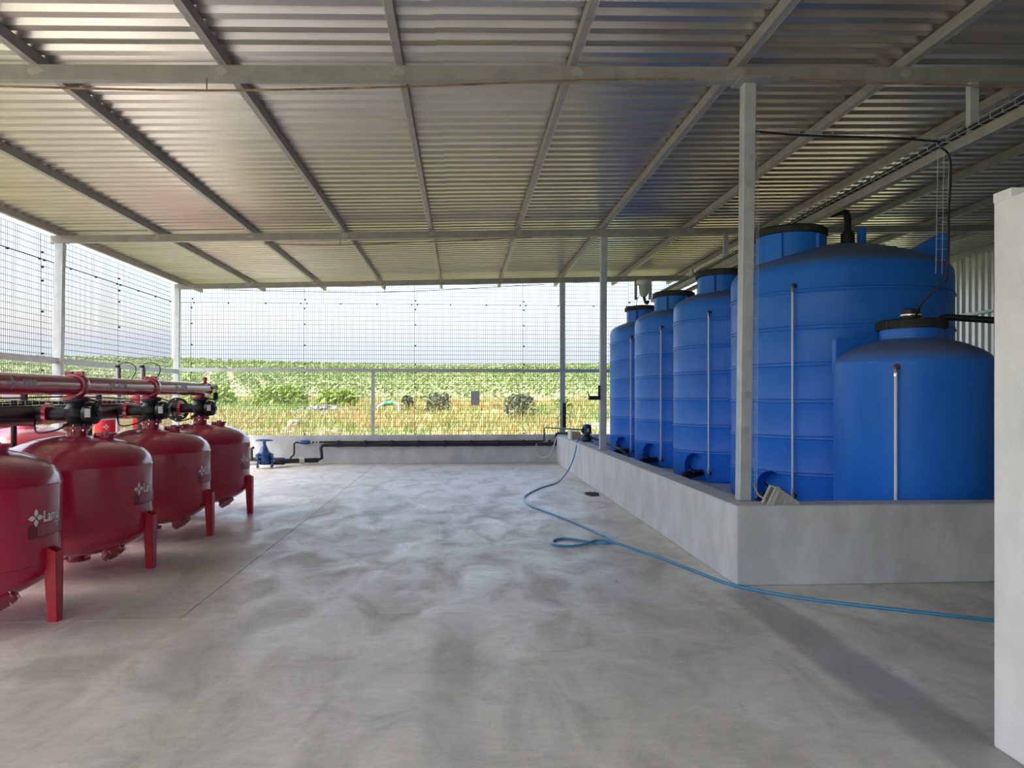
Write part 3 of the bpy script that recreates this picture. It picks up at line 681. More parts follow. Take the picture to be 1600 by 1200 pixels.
def ribbed_profile(R, z0, zs, ribs, top, rw=0.022, rh=0.013):
    p = [(0, z0), (R-.045, z0), (R-.012, z0+.012), (R, z0+.05)]
    for i, z in enumerate(ribs):
        p += [(R, z-rw*1.9), (R+rh*.4, z-rw*1.3), (R+rh, z-rw), (R+rh*.9, z-.004), (R-rh*.5, z), (R-rh*.5, z+.006), (R+rh*.3, z+rw*.6), (R, z+rw*1.5)]
    p += [(R, zs-.10), (R-.010, zs-.03), (R-.045, zs+.03), (R-.11, zs+.075)]
    r1 = R-.11; n = 8
    for k in range(1, n+1):
        t = k/n; p.append((r1*(1-t), zs+.075+(top-zs-.075)*math.sin(t*math.pi/2)**0.85))
    return p

def gauge(t, L, R, az, z0, z1, mtl='clear_tube', r=0.013):
    X = Vector((math.cos(az), math.sin(az), 0)); q = L + X*(R+.055)
    g = part('level_gauge', MB().cyl(q+Vector((0, 0, z0)), q+Vector((0, 0, z1)), r, 12), mtl, t, 50)
    for z in (z0, z1):
        sg_ = 1 if z == z1 else -1
        part('elbow', MB().tube([q+Vector((0, 0, z-sg_*.06)), q+Vector((0, 0, z+sg_*.015)), q-X*.02+Vector((0, 0, z+sg_*.03)), q-X*.07+Vector((0, 0, z+sg_*.03))], .019, 10), 'chrome' if z == z1 else 'grey', g, 50)
        part('spigot', MB().lathe([(.03, 0), (.03, .02), (.02, .02), (.02, .05)], 12, L+X*(R-.005)+Vector((0, 0, z+sg_*.03)), X), 'black', g, 40)

def outlet(t, L, R, az, depth):
    X = Vector((math.cos(az), math.sin(az), 0)); Y = Vector((-math.sin(az), math.cos(az), 0)); q = L+X*(R-depth)+Vector((0, 0, .12))
    v = part('outlet_valve', MB().lathe([(.055, 0), (.055, .03), (.035, .03), (.035, .10), (.055, .10), (.055, .16), (.035, .16), (.035, .24), (.05, .24), (.05, .28)], 18, q-X*.01, X), 'black', t, 40)
    part('valve_body', MB().lathe([(.05, -.06), (.065, -.04), (.065, .04), (.05, .06)], 18, q+X*.19, Vector((0, 0, 1))), 'black', v, 40)
    part('lever', MB().bar(q+X*.19+Vector((0, 0, .05)), q+X*.30+Y*(-.03)+Vector((0, 0, .15)), .03, .016), 'black', v)
    part('coupling', MB().lathe([(.05, 0), (.05, .05), (.06, .055), (.06, .10), (.04, .11)], 18, q+X*.28, (X+Vector((0, 0, -.25)))), 'black', v, 40)
    part('brass_tail', MB().cyl(q+X*.02-Y*.06, q+X*.02-Y*.16, .018, 10), 'chrome', v, 40)

def blue_tank(loc, label, R, zs, top, ribs, neck_r, neck_off, neck_az, neck_top, lid_r, az_n, az_g, gz, niche, pads=True):
    L = Vector(loc); t = root('blue_tank', loc, label, 'tank', 'blue polyethylene storage tanks in the bund')
    ob = part('body', MB().lathe(ribbed_profile(R, 0, zs, ribs, top), 96, L), 'blue', t, 32)
    if niche:
        w, h, d = niche
        mm = arch_niche(L, R, az_n, w, h, d); cut(ob, mm); outlet(t, L, R, az_n, d)
    N = L + Vector((math.cos(neck_az), math.sin(neck_az), 0))*neck_off
    zn = zs + .02
    nk = part('neck', MB().lathe([(neck_r, zn), (neck_r, neck_top-.02), (neck_r+.02, neck_top-.015), (neck_r+.02, neck_top)], 56, N), 'blue', t, 40)
    if pads:
        for a in (-2.45, -0.9, 0.7, 2.2):
            X = Vector((math.cos(a), math.sin(a), 0)); Y = Vector((-math.sin(a), math.cos(a), 0))
            m = MB(); c0 = N+X*(neck_r+.002)
            for s in (0,):
                pp = [c0-X*.06+Y*.12, c0+X*.022+Y*.105, c0+X*.022-Y*.105, c0-X*.06-Y*.12]
                m.add([p+Vector((0, 0, zn)) for p in pp]+[p+Vector((0, 0, neck_top-.045)) for p in pp], [(0,1,2,3),(7,6,5,4),(0,4,5,1),(1,5,6,2),(2,6,7,3),(3,7,4,0)])
            part('neck_pad', m, 'blue', nk)
    ld = part('lid', MB().lathe([(lid_r-.01, neck_top-.03), (lid_r, neck_top-.02), (lid_r, neck_top+.045), (lid_r-.03, neck_top+.07), (lid_r-.12, neck_top+.085), (0, neck_top+.095)], 60, N), 'black_lid', t, 35)
    gauge(t, L, R, az_g, gz[0], gz[1], 'clear_tube')
    return t, L, nk, ld, N

D270 = lambda deg: R_(270-deg)     # degrees turned from facing the camera side (-y) towards the aisle (-x)
tb = ['large ribbed blue tank behind the kerb column, the widest of all', 'third tall ribbed blue tank, next behind the widest one', 'fourth tall ribbed blue tank, second from the back', 'farthest and smallest looking blue tank beside the back column']
ribs_s = [0.46+0.405*k for k in range(6)]
big, BL, bnk, bld, BN = blue_tank((4.90, 9.17, BUND_Z), tb[0], 1.33, 2.87, 3.27, [0.40+0.43*k for k in range(6)], .41, .72, D270(78), 3.36, .455, D270(61), D270(48), (0.16, 2.58), (0.50, 0.40, 0.20))
s3, SL, snk, sld, SN = blue_tank((4.38, 11.42, BUND_Z), tb[1], .95, 2.78, 3.05, ribs_s, .36, .30, D270(60), 3.22, .40, D270(59), D270(42), (0.17, 2.55), (0.42, 0.43, 0.17))
for (x, y), lab in (((4.30, 13.75), tb[2]), ((4.26, 15.95), tb[3])):
    c = copy_tree(s3); c.location = (x, y, BUND_Z); c['label'] = lab
# moulded lifting lugs, vent pipe and level scale of the large tank
def lug(t, base, ax, ln, ht, th, flip=False, name='lifting_lug'):
    ax = Vector(ax).normalized(); sd_ = Vector((-ax.y, ax.x, 0))
    poly = [(0, 0), (ln, 0), (ln, ht), (ln*.82, ht+.015), (0, ht*.15)]
    m = Matrix(((ax.x, 0, sd_.x, base[0]), (ax.y, 0, sd_.y, base[1]), (0, 1, 0, base[2]), (0, 0, 0, 1)))
    bevel(part(name, MB().prism(poly, th, m), 'blue', t), .02)
lug(big, (5.35, 8.55, 3.26), (1, -.15, 0), .62, .34, .16)
bevel(part('lifting_lug', MB().box((5.12, 9.0, 3.45), (5.22, 9.10, 3.80)), 'blue', big), .03)
vp = part('vent_pipe', MB().tube([(4.93, 8.95, 3.5), (4.93, 8.95, 3.88), (4.93, 8.99, 3.97), (4.90, 9.10, 4.0), (4.85, 9.2, 4.0)], .045, 14), 'black', big, 50)
part('vent_socket', MB().lathe([(.055, 3.50), (.085, 3.55), (.085, 3.68), (.055, 3.72)], 18, (4.93, 8.95, 0)), 'black_lid', big, 40)
def scale_marks(t, L, R, az, z0, z1, n, labelled):
    mb = MB()
    for k in range(n):
        z = z0+(z1-z0)*k/(n-1); a = az
        for y0, y1, zz0, zz1 in ((-.025, .025, 0, .005), (-.025, .025, .045, .05), (-.025, -.02, 0, .05), (.02, .025, 0, .05))[:4 if k % 2 else 3]:
            p = []
            for yy, zq in ((y0, zz0), (y1, zz0), (y1, zz1), (y0, zz1)):
                aa = a+yy/R; p.append(L+Vector((R*math.cos(aa), R*math.sin(aa), z+zq)))
            X = Vector((math.cos(a), math.sin(a), 0)); mb.add([q-X*.004 for q in p]+[q+X*.004 for q in p], [(4,5,6,7),(0,1,5,4),(1,2,6,5),(2,3,7,6),(3,0,4,7)])
    part('level_scale', mb, 'blue', t)
for k in range(6):
    z0 = 0.40+0.43*k; scale_marks(big, BL, 1.33, D270(51.2), z0+.09, z0+.30, 3, True)
# small plain tank on the right
L1 = Vector((4.53, 7.02, BUND_Z)); R1 = .72
t1 = root('blue_tank', L1, 'smooth squat blue tank at the front of the bund beside the tall pale wall', 'tank', 'blue polyethylene storage tanks in the bund')
pr1 = [(0, 0), (R1-.04, 0), (R1-.01, .012), (R1, .05), (R1, 1.60), (R1+.004, 1.615), (R1+.004, 1.63), (R1-.003, 1.65), (R1-.03, 1.70), (R1-.10, 1.755), (.46, 1.83), (.30, 1.875), (.12, 1.90), (0, 1.905)]
part('body', MB().lathe(pr1, 96, L1), 'blue', t1, 25)
n1 = part('neck', MB().lathe([(.285, 1.80), (.285, 1.985)], 56, L1), 'blue', t1, 40)
ld1 = part('lid', MB().lathe([(.315, 1.975), (.318, 1.985), (.318, 2.055), (.30, 2.07), (.10, 2.08), (0, 2.08)], 56, L1), 'black_lid', t1, 35)
rib = MB().box((.314, -.006, 1.98), (.324, .006, 2.055))
rbm = rib.mesh('grip_rib', M['black_lid'])
for k in range(40):
    a = 2*math.pi*k/40; o = link('grip_rib', rbm, ld1); o.rotation_euler = (0, 0, a)
cp = part('cap', MB().lathe([(.085, 2.07), (.085, 2.10), (.098, 2.10), (.098, 2.135), (.090, 2.14), (.090, 2.17), (.06, 2.185), (0, 2.187)], 28, L1+Vector((-.02, -.02, 0))), 'black', t1, 40)
part('chrome_band', MB().lathe([(.099, 2.108), (.101, 2.112), (.101, 2.130), (.099, 2.134)], 28, L1+Vector((-.02, -.02, 0))), 'chrome', cp, 60)
for s, (bx, by) in ((-1, (-.03, .30)), (1, (.03, .30))):
    m = Matrix(((s, 0, 0, L1.x+bx), (0, 0, 1, L1.y+by), (0, 1, 0, BUND_Z), (0, 0, 0, 1)))
    bevel(part('lifting_lug', MB().prism([(.10, 1.55), (.60, 1.55), (.60, 1.90), (.56, 1.93), (.10, 1.93)], .08, m), 'blue', t1), .012)
gauge(t1, L1, R1, R_(-132), 0.02, 1.55, 'clear_tube', .015)
em = MB()
for geo in (rect_geo(-.07, -.028, .07, -.024, 4), rect_geo(-.07, .024, .07, .028, 4), rect_geo(-.07, -.028, -.066, .028, 1), rect_geo(.066, -.028, .07, .028, 1), rect_geo(-.05, -.006, -.01, .012, 2), rect_geo(.0, -.010, .05, .008, 2)):
    wrap(em, geo, R1, R_(-116), 1.50, L1, .004)
part('moulded_badge', em, 'blue', t1)
# black overflow pipe over the small tank
of = root('overflow_pipe', (5.0, 7.3, BUND_Z), 'black pipe bending over the shoulder of the squat blue tank', 'pipe')
part('pipe', MB().tube([(4.86, 7.06, 2.22), (4.86, 7.06, 2.37), (4.875, 7.05, 2.40), (4.92, 7.04, 2.412), (5.32, 6.86, 2.36), (5.36, 6.845, 2.34), (5.37, 6.84, 2.30), (5.37, 6.84, 0.31)], .034, 14), 'black', of, 50)
part('saddle', MB().lathe([(.06, 2.11), (.06, 2.13), (.042, 2.14), (.042, 2.235)], 16, (4.86, 7.06, 0)), 'black', of, 40)

# ------------------------------------------------------------------ overhead tube, hangers, trays, rods
TXX = 4.62
zt_ = 3.94
hb = root('overhead_tube', (TXX, 9, zt_), 'long grey box tube hung under the roof above the blue tanks', 'tube')
bevel(part('tube', MB().box((TXX-.05, -6, zt_-.05), (TXX+.05, 17.3, zt_+.05)), 'galv_dark', hb), .012)
for y in YBEAM:
    part('hanger', MB().box((TXX-.04, y+.01, zt_+.05), (TXX+.04, y+.07, zbeam(TXX)-.122)), 'galv', hb)
ct = root('cable_tray', (TXX-.02, 9, zt_+.05), 'wire cable tray on the overhead tube above the blue tanks', 'cable tray')
tm = MB()
for sx in (-.09, .05):
    for z in (.004, .055): tm.bar((TXX+sx, -6, zt_+.052+z), (TXX+sx, 17.2, zt_+.052+z), .005, .005)
part('side_wires', tm, 'galv', ct)
rg = MB()
for sx in (-.09, .05): rg.bar((sx, 0, 0), (sx, 0, .06), .005, .005)
rg.bar((-.09, 0, .003), (.05, 0, .003), .005, .005)
rgm = rg.mesh('cross_wire', M['galv'])
for k in range(150): link('cross_wire', rgm, ct, (.02, -3.6+k*.14-9, .0))
for k, (dx, dz) in enumerate(((-.06, .02), (-.03, .022), (.0, .018), (.03, .02), (-.045, .045), (.005, .043))):
    part('cable', MB().tube([(TXX+dx+.008*math.sin(y*2.3+k), y, zt_+.052+dz+.004*math.cos(y*3+k)) for y in [-6+.5*q for q in range(47)]], .011, 6), 'black', ct)
solo('water_main', MB().cyl((TXX+.22, 10.2, zt_-.06), (TXX+.22, 17.2, zt_-.06), .045, 16), 'dark_pipe', 'dark pipe slung beside the overhead tube at the far blue tanks', 'pipe', smooth=40)
for i, y in enumerate((10.6, 13.9)):
    jb = root('junction_box', (TXX-.14, y, zt_+.06), ('small white junction box on the overhead tray at the widest tank', 'small white junction box on the overhead tray farther back')[i], 'junction box', 'junction boxes on the overhead tray')
    bevel(part('case', MB().box((TXX-.16, y-.05, zt_+.03), (TXX-.10, y+.05, zt_+.16)), 'grey_light', jb), .006)
    part('lid', MB().box((TXX-.164, y-.044, zt_+.036), (TXX-.159, y+.044, zt_+.154)), 'grey', jb)
# ladder tray dropping from the tube to the small tank, with its cable
dt = root('drop_tray', (TXX-.12, 6.5, 2.7), 'narrow wire tray hanging down in front of the large blue tank', 'cable tray')
xa = 4.43
for dx in (0, .06, .11):
    part('long_wire', MB().tube([(xa+dx, 6.46, zt_-.03), (xa+dx-.02, 6.46, 2.75)], .0028, 6), 'galv', dt)
for k in range(11): part('cross_wire', MB().bar((xa-.004-.002*k, 6.463, zt_-.08-k*.098), (xa+.112-.002*k, 6.463, zt_-.08-k*.098), .004, .004), 'galv', dt)
solo('drop_cable', MB().tube(spline([(xa+.02, 6.44, zt_-.02), (xa+.115, 6.45, zt_-.14), (xa+.10, 6.45, 3.3), (xa+.085, 6.45, 2.76), (xa+.05, 6.5, 2.66), (xa-.06, 6.62, 2.48), (4.46, 6.85, 2.36), (4.56, 6.98, 2.375)], 6), .010, 8), 'black', 'black cable dropping from the roof tray to the squat tank lid', 'cable', smooth=60)
# tray from column one across to the tube and down the column
st = root('cable_tray', (2.62, 6.40, 3.9), 'thin wire tray from the kerb column across to the overhead tube', 'cable tray')
for dz in (0, .04): part('long_wire', MB().tube([(2.62, 6.42, 4.02+dz), (3.5, 6.42, 4.00+dz), (TXX-.08, 6.42, 3.96+dz)], .0028, 6), 'galv', st)
for k in range(17): part('cross_wire', MB().bar((2.66+k*.105, 6.42, 4.02-k*.0035), (2.66+k*.105, 6.42, 4.06-k*.0035), .004, .004), 'galv', st)
part('cable', MB().tube([(2.62+.12*k, 6.415, 4.02-.004*k-.012*math.sin(k*.4)) for k in range(16)], .010, 6), 'black', st)
vt = root('cable_tray', (2.61, 6.30, 0.7), 'thin vertical wire tray down the side of the kerb column', 'cable tray')
for dx in (0, .018): part('long_wire', MB().tube([(2.585+dx+.012, 6.27, .70), (2.61+dx+.022, 6.30, 4.03)], .0026, 6), 'galv', vt)
for k in range(22): part('cross_wire', MB().bar((2.575, 6.28, .9+k*.14), (2.62, 6.28, .9+k*.14), .003, .003), 'galv', vt)
solo('pipe_stub', MB().tube(spline([(2.60, 6.30, .82), (2.605, 6.27, .78), (2.63, 6.25, .725), (2.68, 6.20, .695), (2.72, 6.19, .69)], 5), .008, 8), 'white_pipe', 'short pale hose curling behind the wheel chock', 'hose', smooth=60)
# rusty rods sagging under the beams
def rod(pts, label, hang):
    r = root('hanging_rod', pts[0], label, 'rod', 'thin rods slung under the roof beams')
    part('rod', MB().tube(spline(pts, 5), .009, 6), 'rust', r, 60)
    for x, y, z0 in hang: part('hook', MB().cyl((x, y, z0), (x, y, zbeam(x)-.12), .006, 6), 'rust', r)
rod([(-5.4, 6.18, 4.12), (-3.78, 6.18, 4.135), (-2.12, 6.18, 4.150), (-0.55, 6.18, 4.225), (0.98, 6.18, 4.325), (2.03, 6.20, 4.378)], 'rusty rod slung below the near roof beam, left part', [(-2.12, 6.18, 4.145), (-5.0, 6.18, 4.12)])
rod([(2.87, 6.19, 4.40), (3.6, 6.18, 4.385), (4.3, 6.18, 4.39), (5.1, 6.18, 4.39), (6.2, 6.18, 4.44)], 'thin rod slung below the near roof beam, right of the column', [(5.9, 6.18, 4.42)])
rod([(-3.3, 12.36, 4.16), (-2.1, 12.36, 4.16), (-0.5, 12.36, 4.24), (1.2, 12.36, 4.335)], 'thin rod slung below the middle roof beam', [(-2.05, 12.36, 4.16)])
rod([(-5.6, 17.46, 4.12), (-3.2, 17.46, 4.09), (-1.85, 17.46, 4.10), (0.0, 17.46, 4.20), (2.0, 17.46, 4.33)], 'thin rod slung below the far roof beam', [(-1.85, 17.46, 4.10)])
# dosing instrument hanging under the far beam
ins = root('roof_instrument', (4.3, 17.2, 3.9), 'white instrument head with a hanging bracket under the far beam', 'instrument')
part('bracket', MB().box((4.17, 17.25, 3.95), (4.23, 17.31, 4.44)), 'galv_dark', ins)
part('head', MB().lathe([(.17, 0), (.18, .02), (.18, .10), (.15, .12)], 24, (4.38, 17.2, 4.30)), 'grey_light', ins, 35)
part('housing', MB().lathe([(.07, 0), (.11, .08), (.12, .25), (.11, .28)], 20, (4.38, 17.2, 4.02)), 'grey', ins, 35)
part('trap', MB().tube(spline([(4.38, 17.2, 4.04), (4.41, 17.2, 3.90), (4.46, 17.2, 3.86), (4.49, 17.2, 3.92)], 5), .035, 10), 'black', ins, 50)
part('lead', MB().tube(spline([(4.38, 17.2, 4.2), (4.24, 17.2, 4.0), (4.20, 17.2, 3.86), (4.19, 17.2, 3.6)], 6), .008, 6), 'black', ins)
# black bracket on column two, black conduit on the back column
bk = root('wall_bracket', (2.33, 12.39, 1.55), 'black bracket sticking out of the far kerb column', 'bracket')
part('box', MB().box((2.19, 12.37, 1.545), (2.385, 12.45, 1.615)), 'black', bk)
part('upright', MB().box((2.355, 12.38, 1.55), (2.384, 12.44, 1.80)), 'black', bk)
part('hook', MB().bar((2.20, 12.40, 1.60), (2.165, 12.40, 1.70), .014, .014), 'black', bk)
cd = root('conduit', (2.46, 17.44, .8), 'black conduit fixed up the slim back column', 'conduit')
part('conduit_box', MB().box((2.44, 17.41, .80), (2.51, 17.455, 1.45)), 'black', cd)
part('loop_cable', MB().tube(spline([(2.52, 17.43, 1.2), (2.60, 17.42, 1.15), (2.62, 17.42, 0.95), (2.60, 17.42, .72)], 6), .007, 6), 'black', cd)
part('loop_cable', MB().tube(spline([(2.40, 17.42, 1.2), (2.34, 17.42, 1.12), (2.33, 17.42, 0.95), (2.37, 17.42, .72)], 6), .007, 6), 'black', cd)

# ------------------------------------------------------------------ pipes along the back wall, blue gate valve
pw = root('wall_pipe_run', (-0.8, 17.4, .5), 'two black pipes clipped along the low back wall', 'pipe')
part('upper_pipe', MB().cyl((-3.35, 17.42, .525), (1.95, 17.42, .525), .020, 12), 'black', pw, 40)
part('lower_pipe', MB().cyl((-3.25, 17.40, .455), (2.28, 17.40, .455), .040, 16), 'black', pw, 40)
for k in range(9): part('clip', MB().box((-2.95+k*.63, 17.35, .405), (-2.91+k*.63, 17.485, .56)), 'black', pw)
part('riser', MB().tube([(1.93, 17.42, .525), (1.97, 17.41, .535), (1.98, 17.40, .56), (1.98, 17.38, .84), (2.0, 17.3, .86), (2.6, 15.2, .90), (2.62, 14.9, .90)], .018, 10), 'black', pw, 50)
part('end_riser', MB().tube([(2.26, 17.38, .455), (2.27, 17.36, .50), (2.27, 17.30, .70), (2.30, 17.2, .735), (2.52, 17.0, .735)], .038, 12), 'black', pw, 50)
part('drop', MB().tube([(-3.24, 17.40, .455), (-3.30, 17.39, .44), (-3.33, 17.37, .40), (-3.30, 17.33, .15), (-3.40, 17.28, .11)], .038, 12), 'black', pw, 50)
part('floor_pipe', MB().cyl((-4.12, 16.95, .12), (-3.38, 17.28, .11), .055, 16), 'dark_pipe', pw, 40)
part('union', MB().cyl((-3.78, 17.10, .118), (-3.68, 17.145, .117), .072, 16), 'grey_light', pw, 40)
part('bypass', MB().tube([(-3.96, 17.0, .15), (-3.96, 17.1, .20), (-3.96, 17.35, .22), (-3.96, 17.40, .26), (-3.96, 17.41, .49), (-3.93, 17.42, .52), (-3.35, 17.42, .525)], .022, 10), 'black', pw, 50)
part('inline_filter', MB().lathe([(.02, 0), (.045, .03), (.05, .10), (.05, .20), (.04, .25), (.02, .27)], 14, (-3.85, 17.42, .525), (1, 0, 0)), 'blue_valve', pw, 40)
for x in (-3.56, -3.47, -3.40): part('union_nut', MB().cyl((x-.02, 17.42, .525), (x+.02, 17.42, .525), .032, 8), 'grey', pw)
gv = root('gate_valve', (-4.45, 16.55, 0), 'blue cast gate valve with a handwheel beside the farthest red tank', 'valve')
G = Vector((-4.42, 16.55, 0))
part('valve_body', MB().lathe([(.10, .08), (.13, .12), (.14, .22), (.12, .30), (.15, .31), (.15, .34), (.10, .38), (.07, .46), (.05, .50), (.035, .52), (.035, .60)], 24, G), 'blue_valve', gv, 35)
for s in (-1, 1):
    fg = part('flange', MB().lathe([(.16, 0), (.16, .035)], 28, G+Vector((s*.14-.017, s*.06, .17)), (1, .43, 0)), 'blue_valve', gv, 35)
    for k in range(8):
        a = k*math.pi/4; n_ = Vector((1, .43, 0)).normalized(); q = n_.cross(Vector((0, 0, 1)))
        c_ = G+Vector((s*.14, s*.06, .17))+(q*math.cos(a)+Vector((0, 0, 1))*math.sin(a))*.135
        part('bolt', MB().cyl(c_-n_*.04, c_+n_*.05, .012, 6), 'chrome', fg)
part('pipe_tail', MB().cyl(G+Vector((-.75, -.32, .17)), G+Vector((-.14, -.06, .17)), .10, 20), 'chrome', gv, 40)
part('pipe_tail', MB().cyl(G+Vector((.14, .06, .15)), G+Vector((.32, .40, .12)), .085, 20), 'dark_pipe', gv, 40)
hw = part('handwheel', MB().tube([G+Vector((.175*math.cos(a), .175*math.sin(a), .625)) for a in [2*math.pi*k/28 for k in range(29)]], .016, 8), 'blue_valve', gv, 60)
for k in range(4):
    a = k*math.pi/2+.4; part('spoke', MB().bar(G+Vector((0, 0, .61)), G+Vector((.17*math.cos(a), .17*math.sin(a), .625)), .025, .014), 'blue_valve', hw)
part('hub', MB().cyl(G+Vector((0, 0, .59)), G+Vector((0, 0, .65)), .03, 12), 'blue_valve', hw)
part('outlet_tap', MB().tube([G+Vector((-.22, -.2, .2)), G+Vector((-.22, -.22, .46)), G+Vector((-.17, -.24, .48))], .03, 10), 'black', gv, 50)

# pump on the far end of the kerb, carton, hoses
pm = root('booster_pump', (2.60, 14.72, WALL_H), 'dark blue upright pump motor on the far end of the kerb', 'pump')
Q = Vector((2.56, 14.72, WALL_H))
part('foot', MB().box((2.45, 14.58, WALL_H), (2.67, 14.86, WALL_H+.02)), 'black', pm)
part('volute', MB().lathe([(.09, .02), (.10, .05), (.10, .11), (.07, .13), (.06, .17)], 20, Q), 'black', pm, 35)
part('motor', MB().lathe([(.06, .15), (.085, .16), (.085, .31), (.078, .33), (.078, .345), (.04, .36), (0, .362)], 24, Q), 'motor', pm, 35)
for k in range(18):
    a = 2*math.pi*k/18; part('cooling_fin', MB().bar(Q+Vector((.086*math.cos(a), .086*math.sin(a), .17)), Q+Vector((.086*math.cos(a), .086*math.sin(a), .30)), .014, .006), 'motor', pm)
part('terminal_box', MB().box((2.44, 14.66, WALL_H+.19), (2.49, 14.76, WALL_H+.27)), 'motor', pm)
part('rating_plate', MB().box((2.545, 14.631, WALL_H+.20), (2.585, 14.634, WALL_H+.27)), 'grey_light', pm)
part('suction_pipe', MB().tube([(2.62, 14.70, WALL_H+.08), (2.75, 14.4, WALL_H+.06), (2.95, 13.3, .62), (3.05, 13.05, .50)], .025, 10), 'black', pm, 50)
cb = root('carton', (2.45, 15.6, WALL_H), 'small brown carton with a pale end on the far kerb', 'box')
bevel(part('box', MB().box((2.36, 15.45, WALL_H), (2.55, 15.85, WALL_H+.16)), 'card', cb), .006)
part('end_flap', MB().box((2.33, 15.46, WALL_H), (2.36, 15.84, WALL_H+.19)), 'foam', cb)
solo('utility_hose', MB().tube(spline([(2.55, 14.6, .73), (2.42, 14.52, .735), (2.33, 14.45, .715), (2.285, 14.34, .625), (2.212, 14.2, .409), (2.10, 14.05, .209), (1.964, 13.8, .087), (1.817, 13.45, .025)] + [(x, y, z) for (x, y), z in zip(((1.711, 13.189), (1.371, 12.556), (1.09, 11.822), (0.971, 11.303), (0.979, 10.626), (1.138, 10.014), (1.323, 9.414), (1.464, 8.881), (1.582, 8.325), (1.66, 7.90), (1.60, 7.74), (1.443, 7.78), (1.263, 7.969), (1.09, 8.03), (0.985, 7.86), (1.023, 7.673), (1.248, 7.657), (1.485, 7.80), (1.637, 7.66), (1.825, 7.328), (1.981, 6.936), (2.12, 6.433), (2.255, 6.0), (2.44, 5.75), (2.661, 5.538), (2.929, 5.36), (3.231, 5.188), (3.517, 5.025), (3.767, 4.887), (4.046, 4.725), (4.6, 4.4)), [.013]*10 + [.016, .014] + [.013]*4 + [.014, .036, .034] + [.013]*12)], 8), .013, 8), 'hose', 'long blue hose snaking from the far kerb across the floor', 'hose', smooth=60, org=(1.5, 8, 0))
solo('tap_hose', MB().tube(spline([(1.79, 17.33, .47), (1.77, 17.25, .36), (1.80, 17.15, .22), (1.90, 17.05, .16), (2.05, 16.95, .22), (2.15, 16.9, .45), (2.22, 16.85, .66), (2.33, 16.8, .705), (2.5, 16.7, .70)], 6), .014, 8), 'hose_pale', 'pale hose looping from the wall pipe to the kerb end', 'hose', smooth=60)
# wheel chock on the near kerb
ck = root('wheel_chock', (2.72, 6.06, WALL_H), 'grey ribbed wheel chock lying on the near kerb beside the column', 'wheel chock')
def chk(poly, y0, y1): return MB().prism(poly, y1-y0, Matrix(((1,0,0,2.60), (0,0,1,y0), (0,1,0,WALL_H), (0,0,0,1))))
part('side_plate', chk([(0, 0), (.27, 0), (.27, .02), (.085, .150), (.07, .150)], 5.985, 5.992), 'chock', ck)
part('side_plate', chk([(0, 0), (.27, 0), (.27, .02), (.085, .150), (.07, .150)], 6.125, 6.132), 'chock', ck)
part('back_plate', MB().bar((2.60, 5.99, WALL_H+.003), (2.673, 5.99, WALL_H+.150), .012, .006, (1, 0, 0)), 'chock', ck)
part('back_plate', MB().bar((2.60, 6.13, WALL_H+.003), (2.673, 6.13, WALL_H+.150), .012, .006, (1, 0, 0)), 'chock', ck)
for dy in (5.985, 6.095): part('handle_bar', MB().add([(2.598, dy, WALL_H), (2.598, dy+.038, WALL_H), (2.672, dy+.038, WALL_H+.15), (2.672, dy, WALL_H+.15), (2.604, dy, WALL_H), (2.604, dy+.038, WALL_H), (2.678, dy+.038, WALL_H+.15), (2.678, dy, WALL_H+.15)], [(0,1,2,3),(7,6,5,4),(0,4,5,1),(1,5,6,2),(2,6,7,3),(3,7,4,0)]), 'chock', ck)
part('crown', MB().box((2.662, 5.983, WALL_H+.146), (2.69, 6.134, WALL_H+.154)), 'chock', ck)
for k in range(5):
    t = k/4; x = 2.694+t*.15; z = WALL_H+.140-t*.107
    part('tread_bar', MB().bar((x, 5.984, z), (x, 6.133, z), .016, .012), 'chock', ck)
for k in range(4):
    x0 = .03+k*.05; m = chk([(x0, .004), (x0+.012, .004), (x0+.012+.05*(1-k*.24), .004+.115*(1-k*.24)), (x0+.05*(1-k*.24), .004+.115*(1-k*.24))], 5.966, 5.985); part('pressed_rib', m, 'chock', ck)

# sweepings against the kerb foot
mb = MB()
for k in range(90):
    a = random.uniform(0, 6.28); rr = random.random(); x = 2.13+math.cos(a)*rr*.13; y = 11.75+math.sin(a)*rr*.26; q = random.uniform(.006, .018)
    mb.box((x-q*1.6, y-q, .002), (x+q*1.6, y+q, .004+q*(1.4-rr)), Matrix.Rotation(random.uniform(0, 3), 3, 'Z'))
solo('litter_heap', mb, 'black_lid', 'small dark heap of sweepings on the floor against the kerb', 'litter', kind='stuff')

# ------------------------------------------------------------------ the land outside
PROF = [(0, -.10), (1.5, .02), (4, .20), (6, .31), (8, .41), (12, .66), (16, .82), (25, 1.15), (40, 1.95), (60, 3.1), (100, 5.3), (160, 8.0), (230, 10.6), (275, 11.6), (330, 10), (450, 4), (700, -5)]
def prof(r):
    for (a, za), (b, zb) in zip(PROF, PROF[1:]):
        if r <= b: t = max(0, (r-a)/(b-a)); return za+(zb-za)*t
    return PROF[-1][1]
def ground(x, y):
    dx = max(XL-0.4-x, 0, x-(XR+0.4)); dy = max(YF-1-y, 0, y-(YB+0.3)); r = math.hypot(dx, dy)
    z = prof(r)
    back = 1.0 if y > -5 else max(0.35, 1-(-5-y)/60*0.65)
    lf = 1.0 + 0.10*max(0, min(1, (-x-10)/60))
    z = z if r < 6 else prof(6)+(z-prof(6))*back*lf
    if r > 2: z += 0.10*noise.noise((x*.15, y*.15, 0))*min(1, (r-2)/8) + 1.0*noise.noise((x*.012, y*.012, 3))*min(1, max(0, r-40)/120)
    return z
mb = MB(); rings = [0, .5, 1.5, 3, 5, 8, 11, 15, 20, 27, 36, 48, 64, 85, 110, 140, 175, 215, 255, 300, 360, 450, 600]
NA = 220
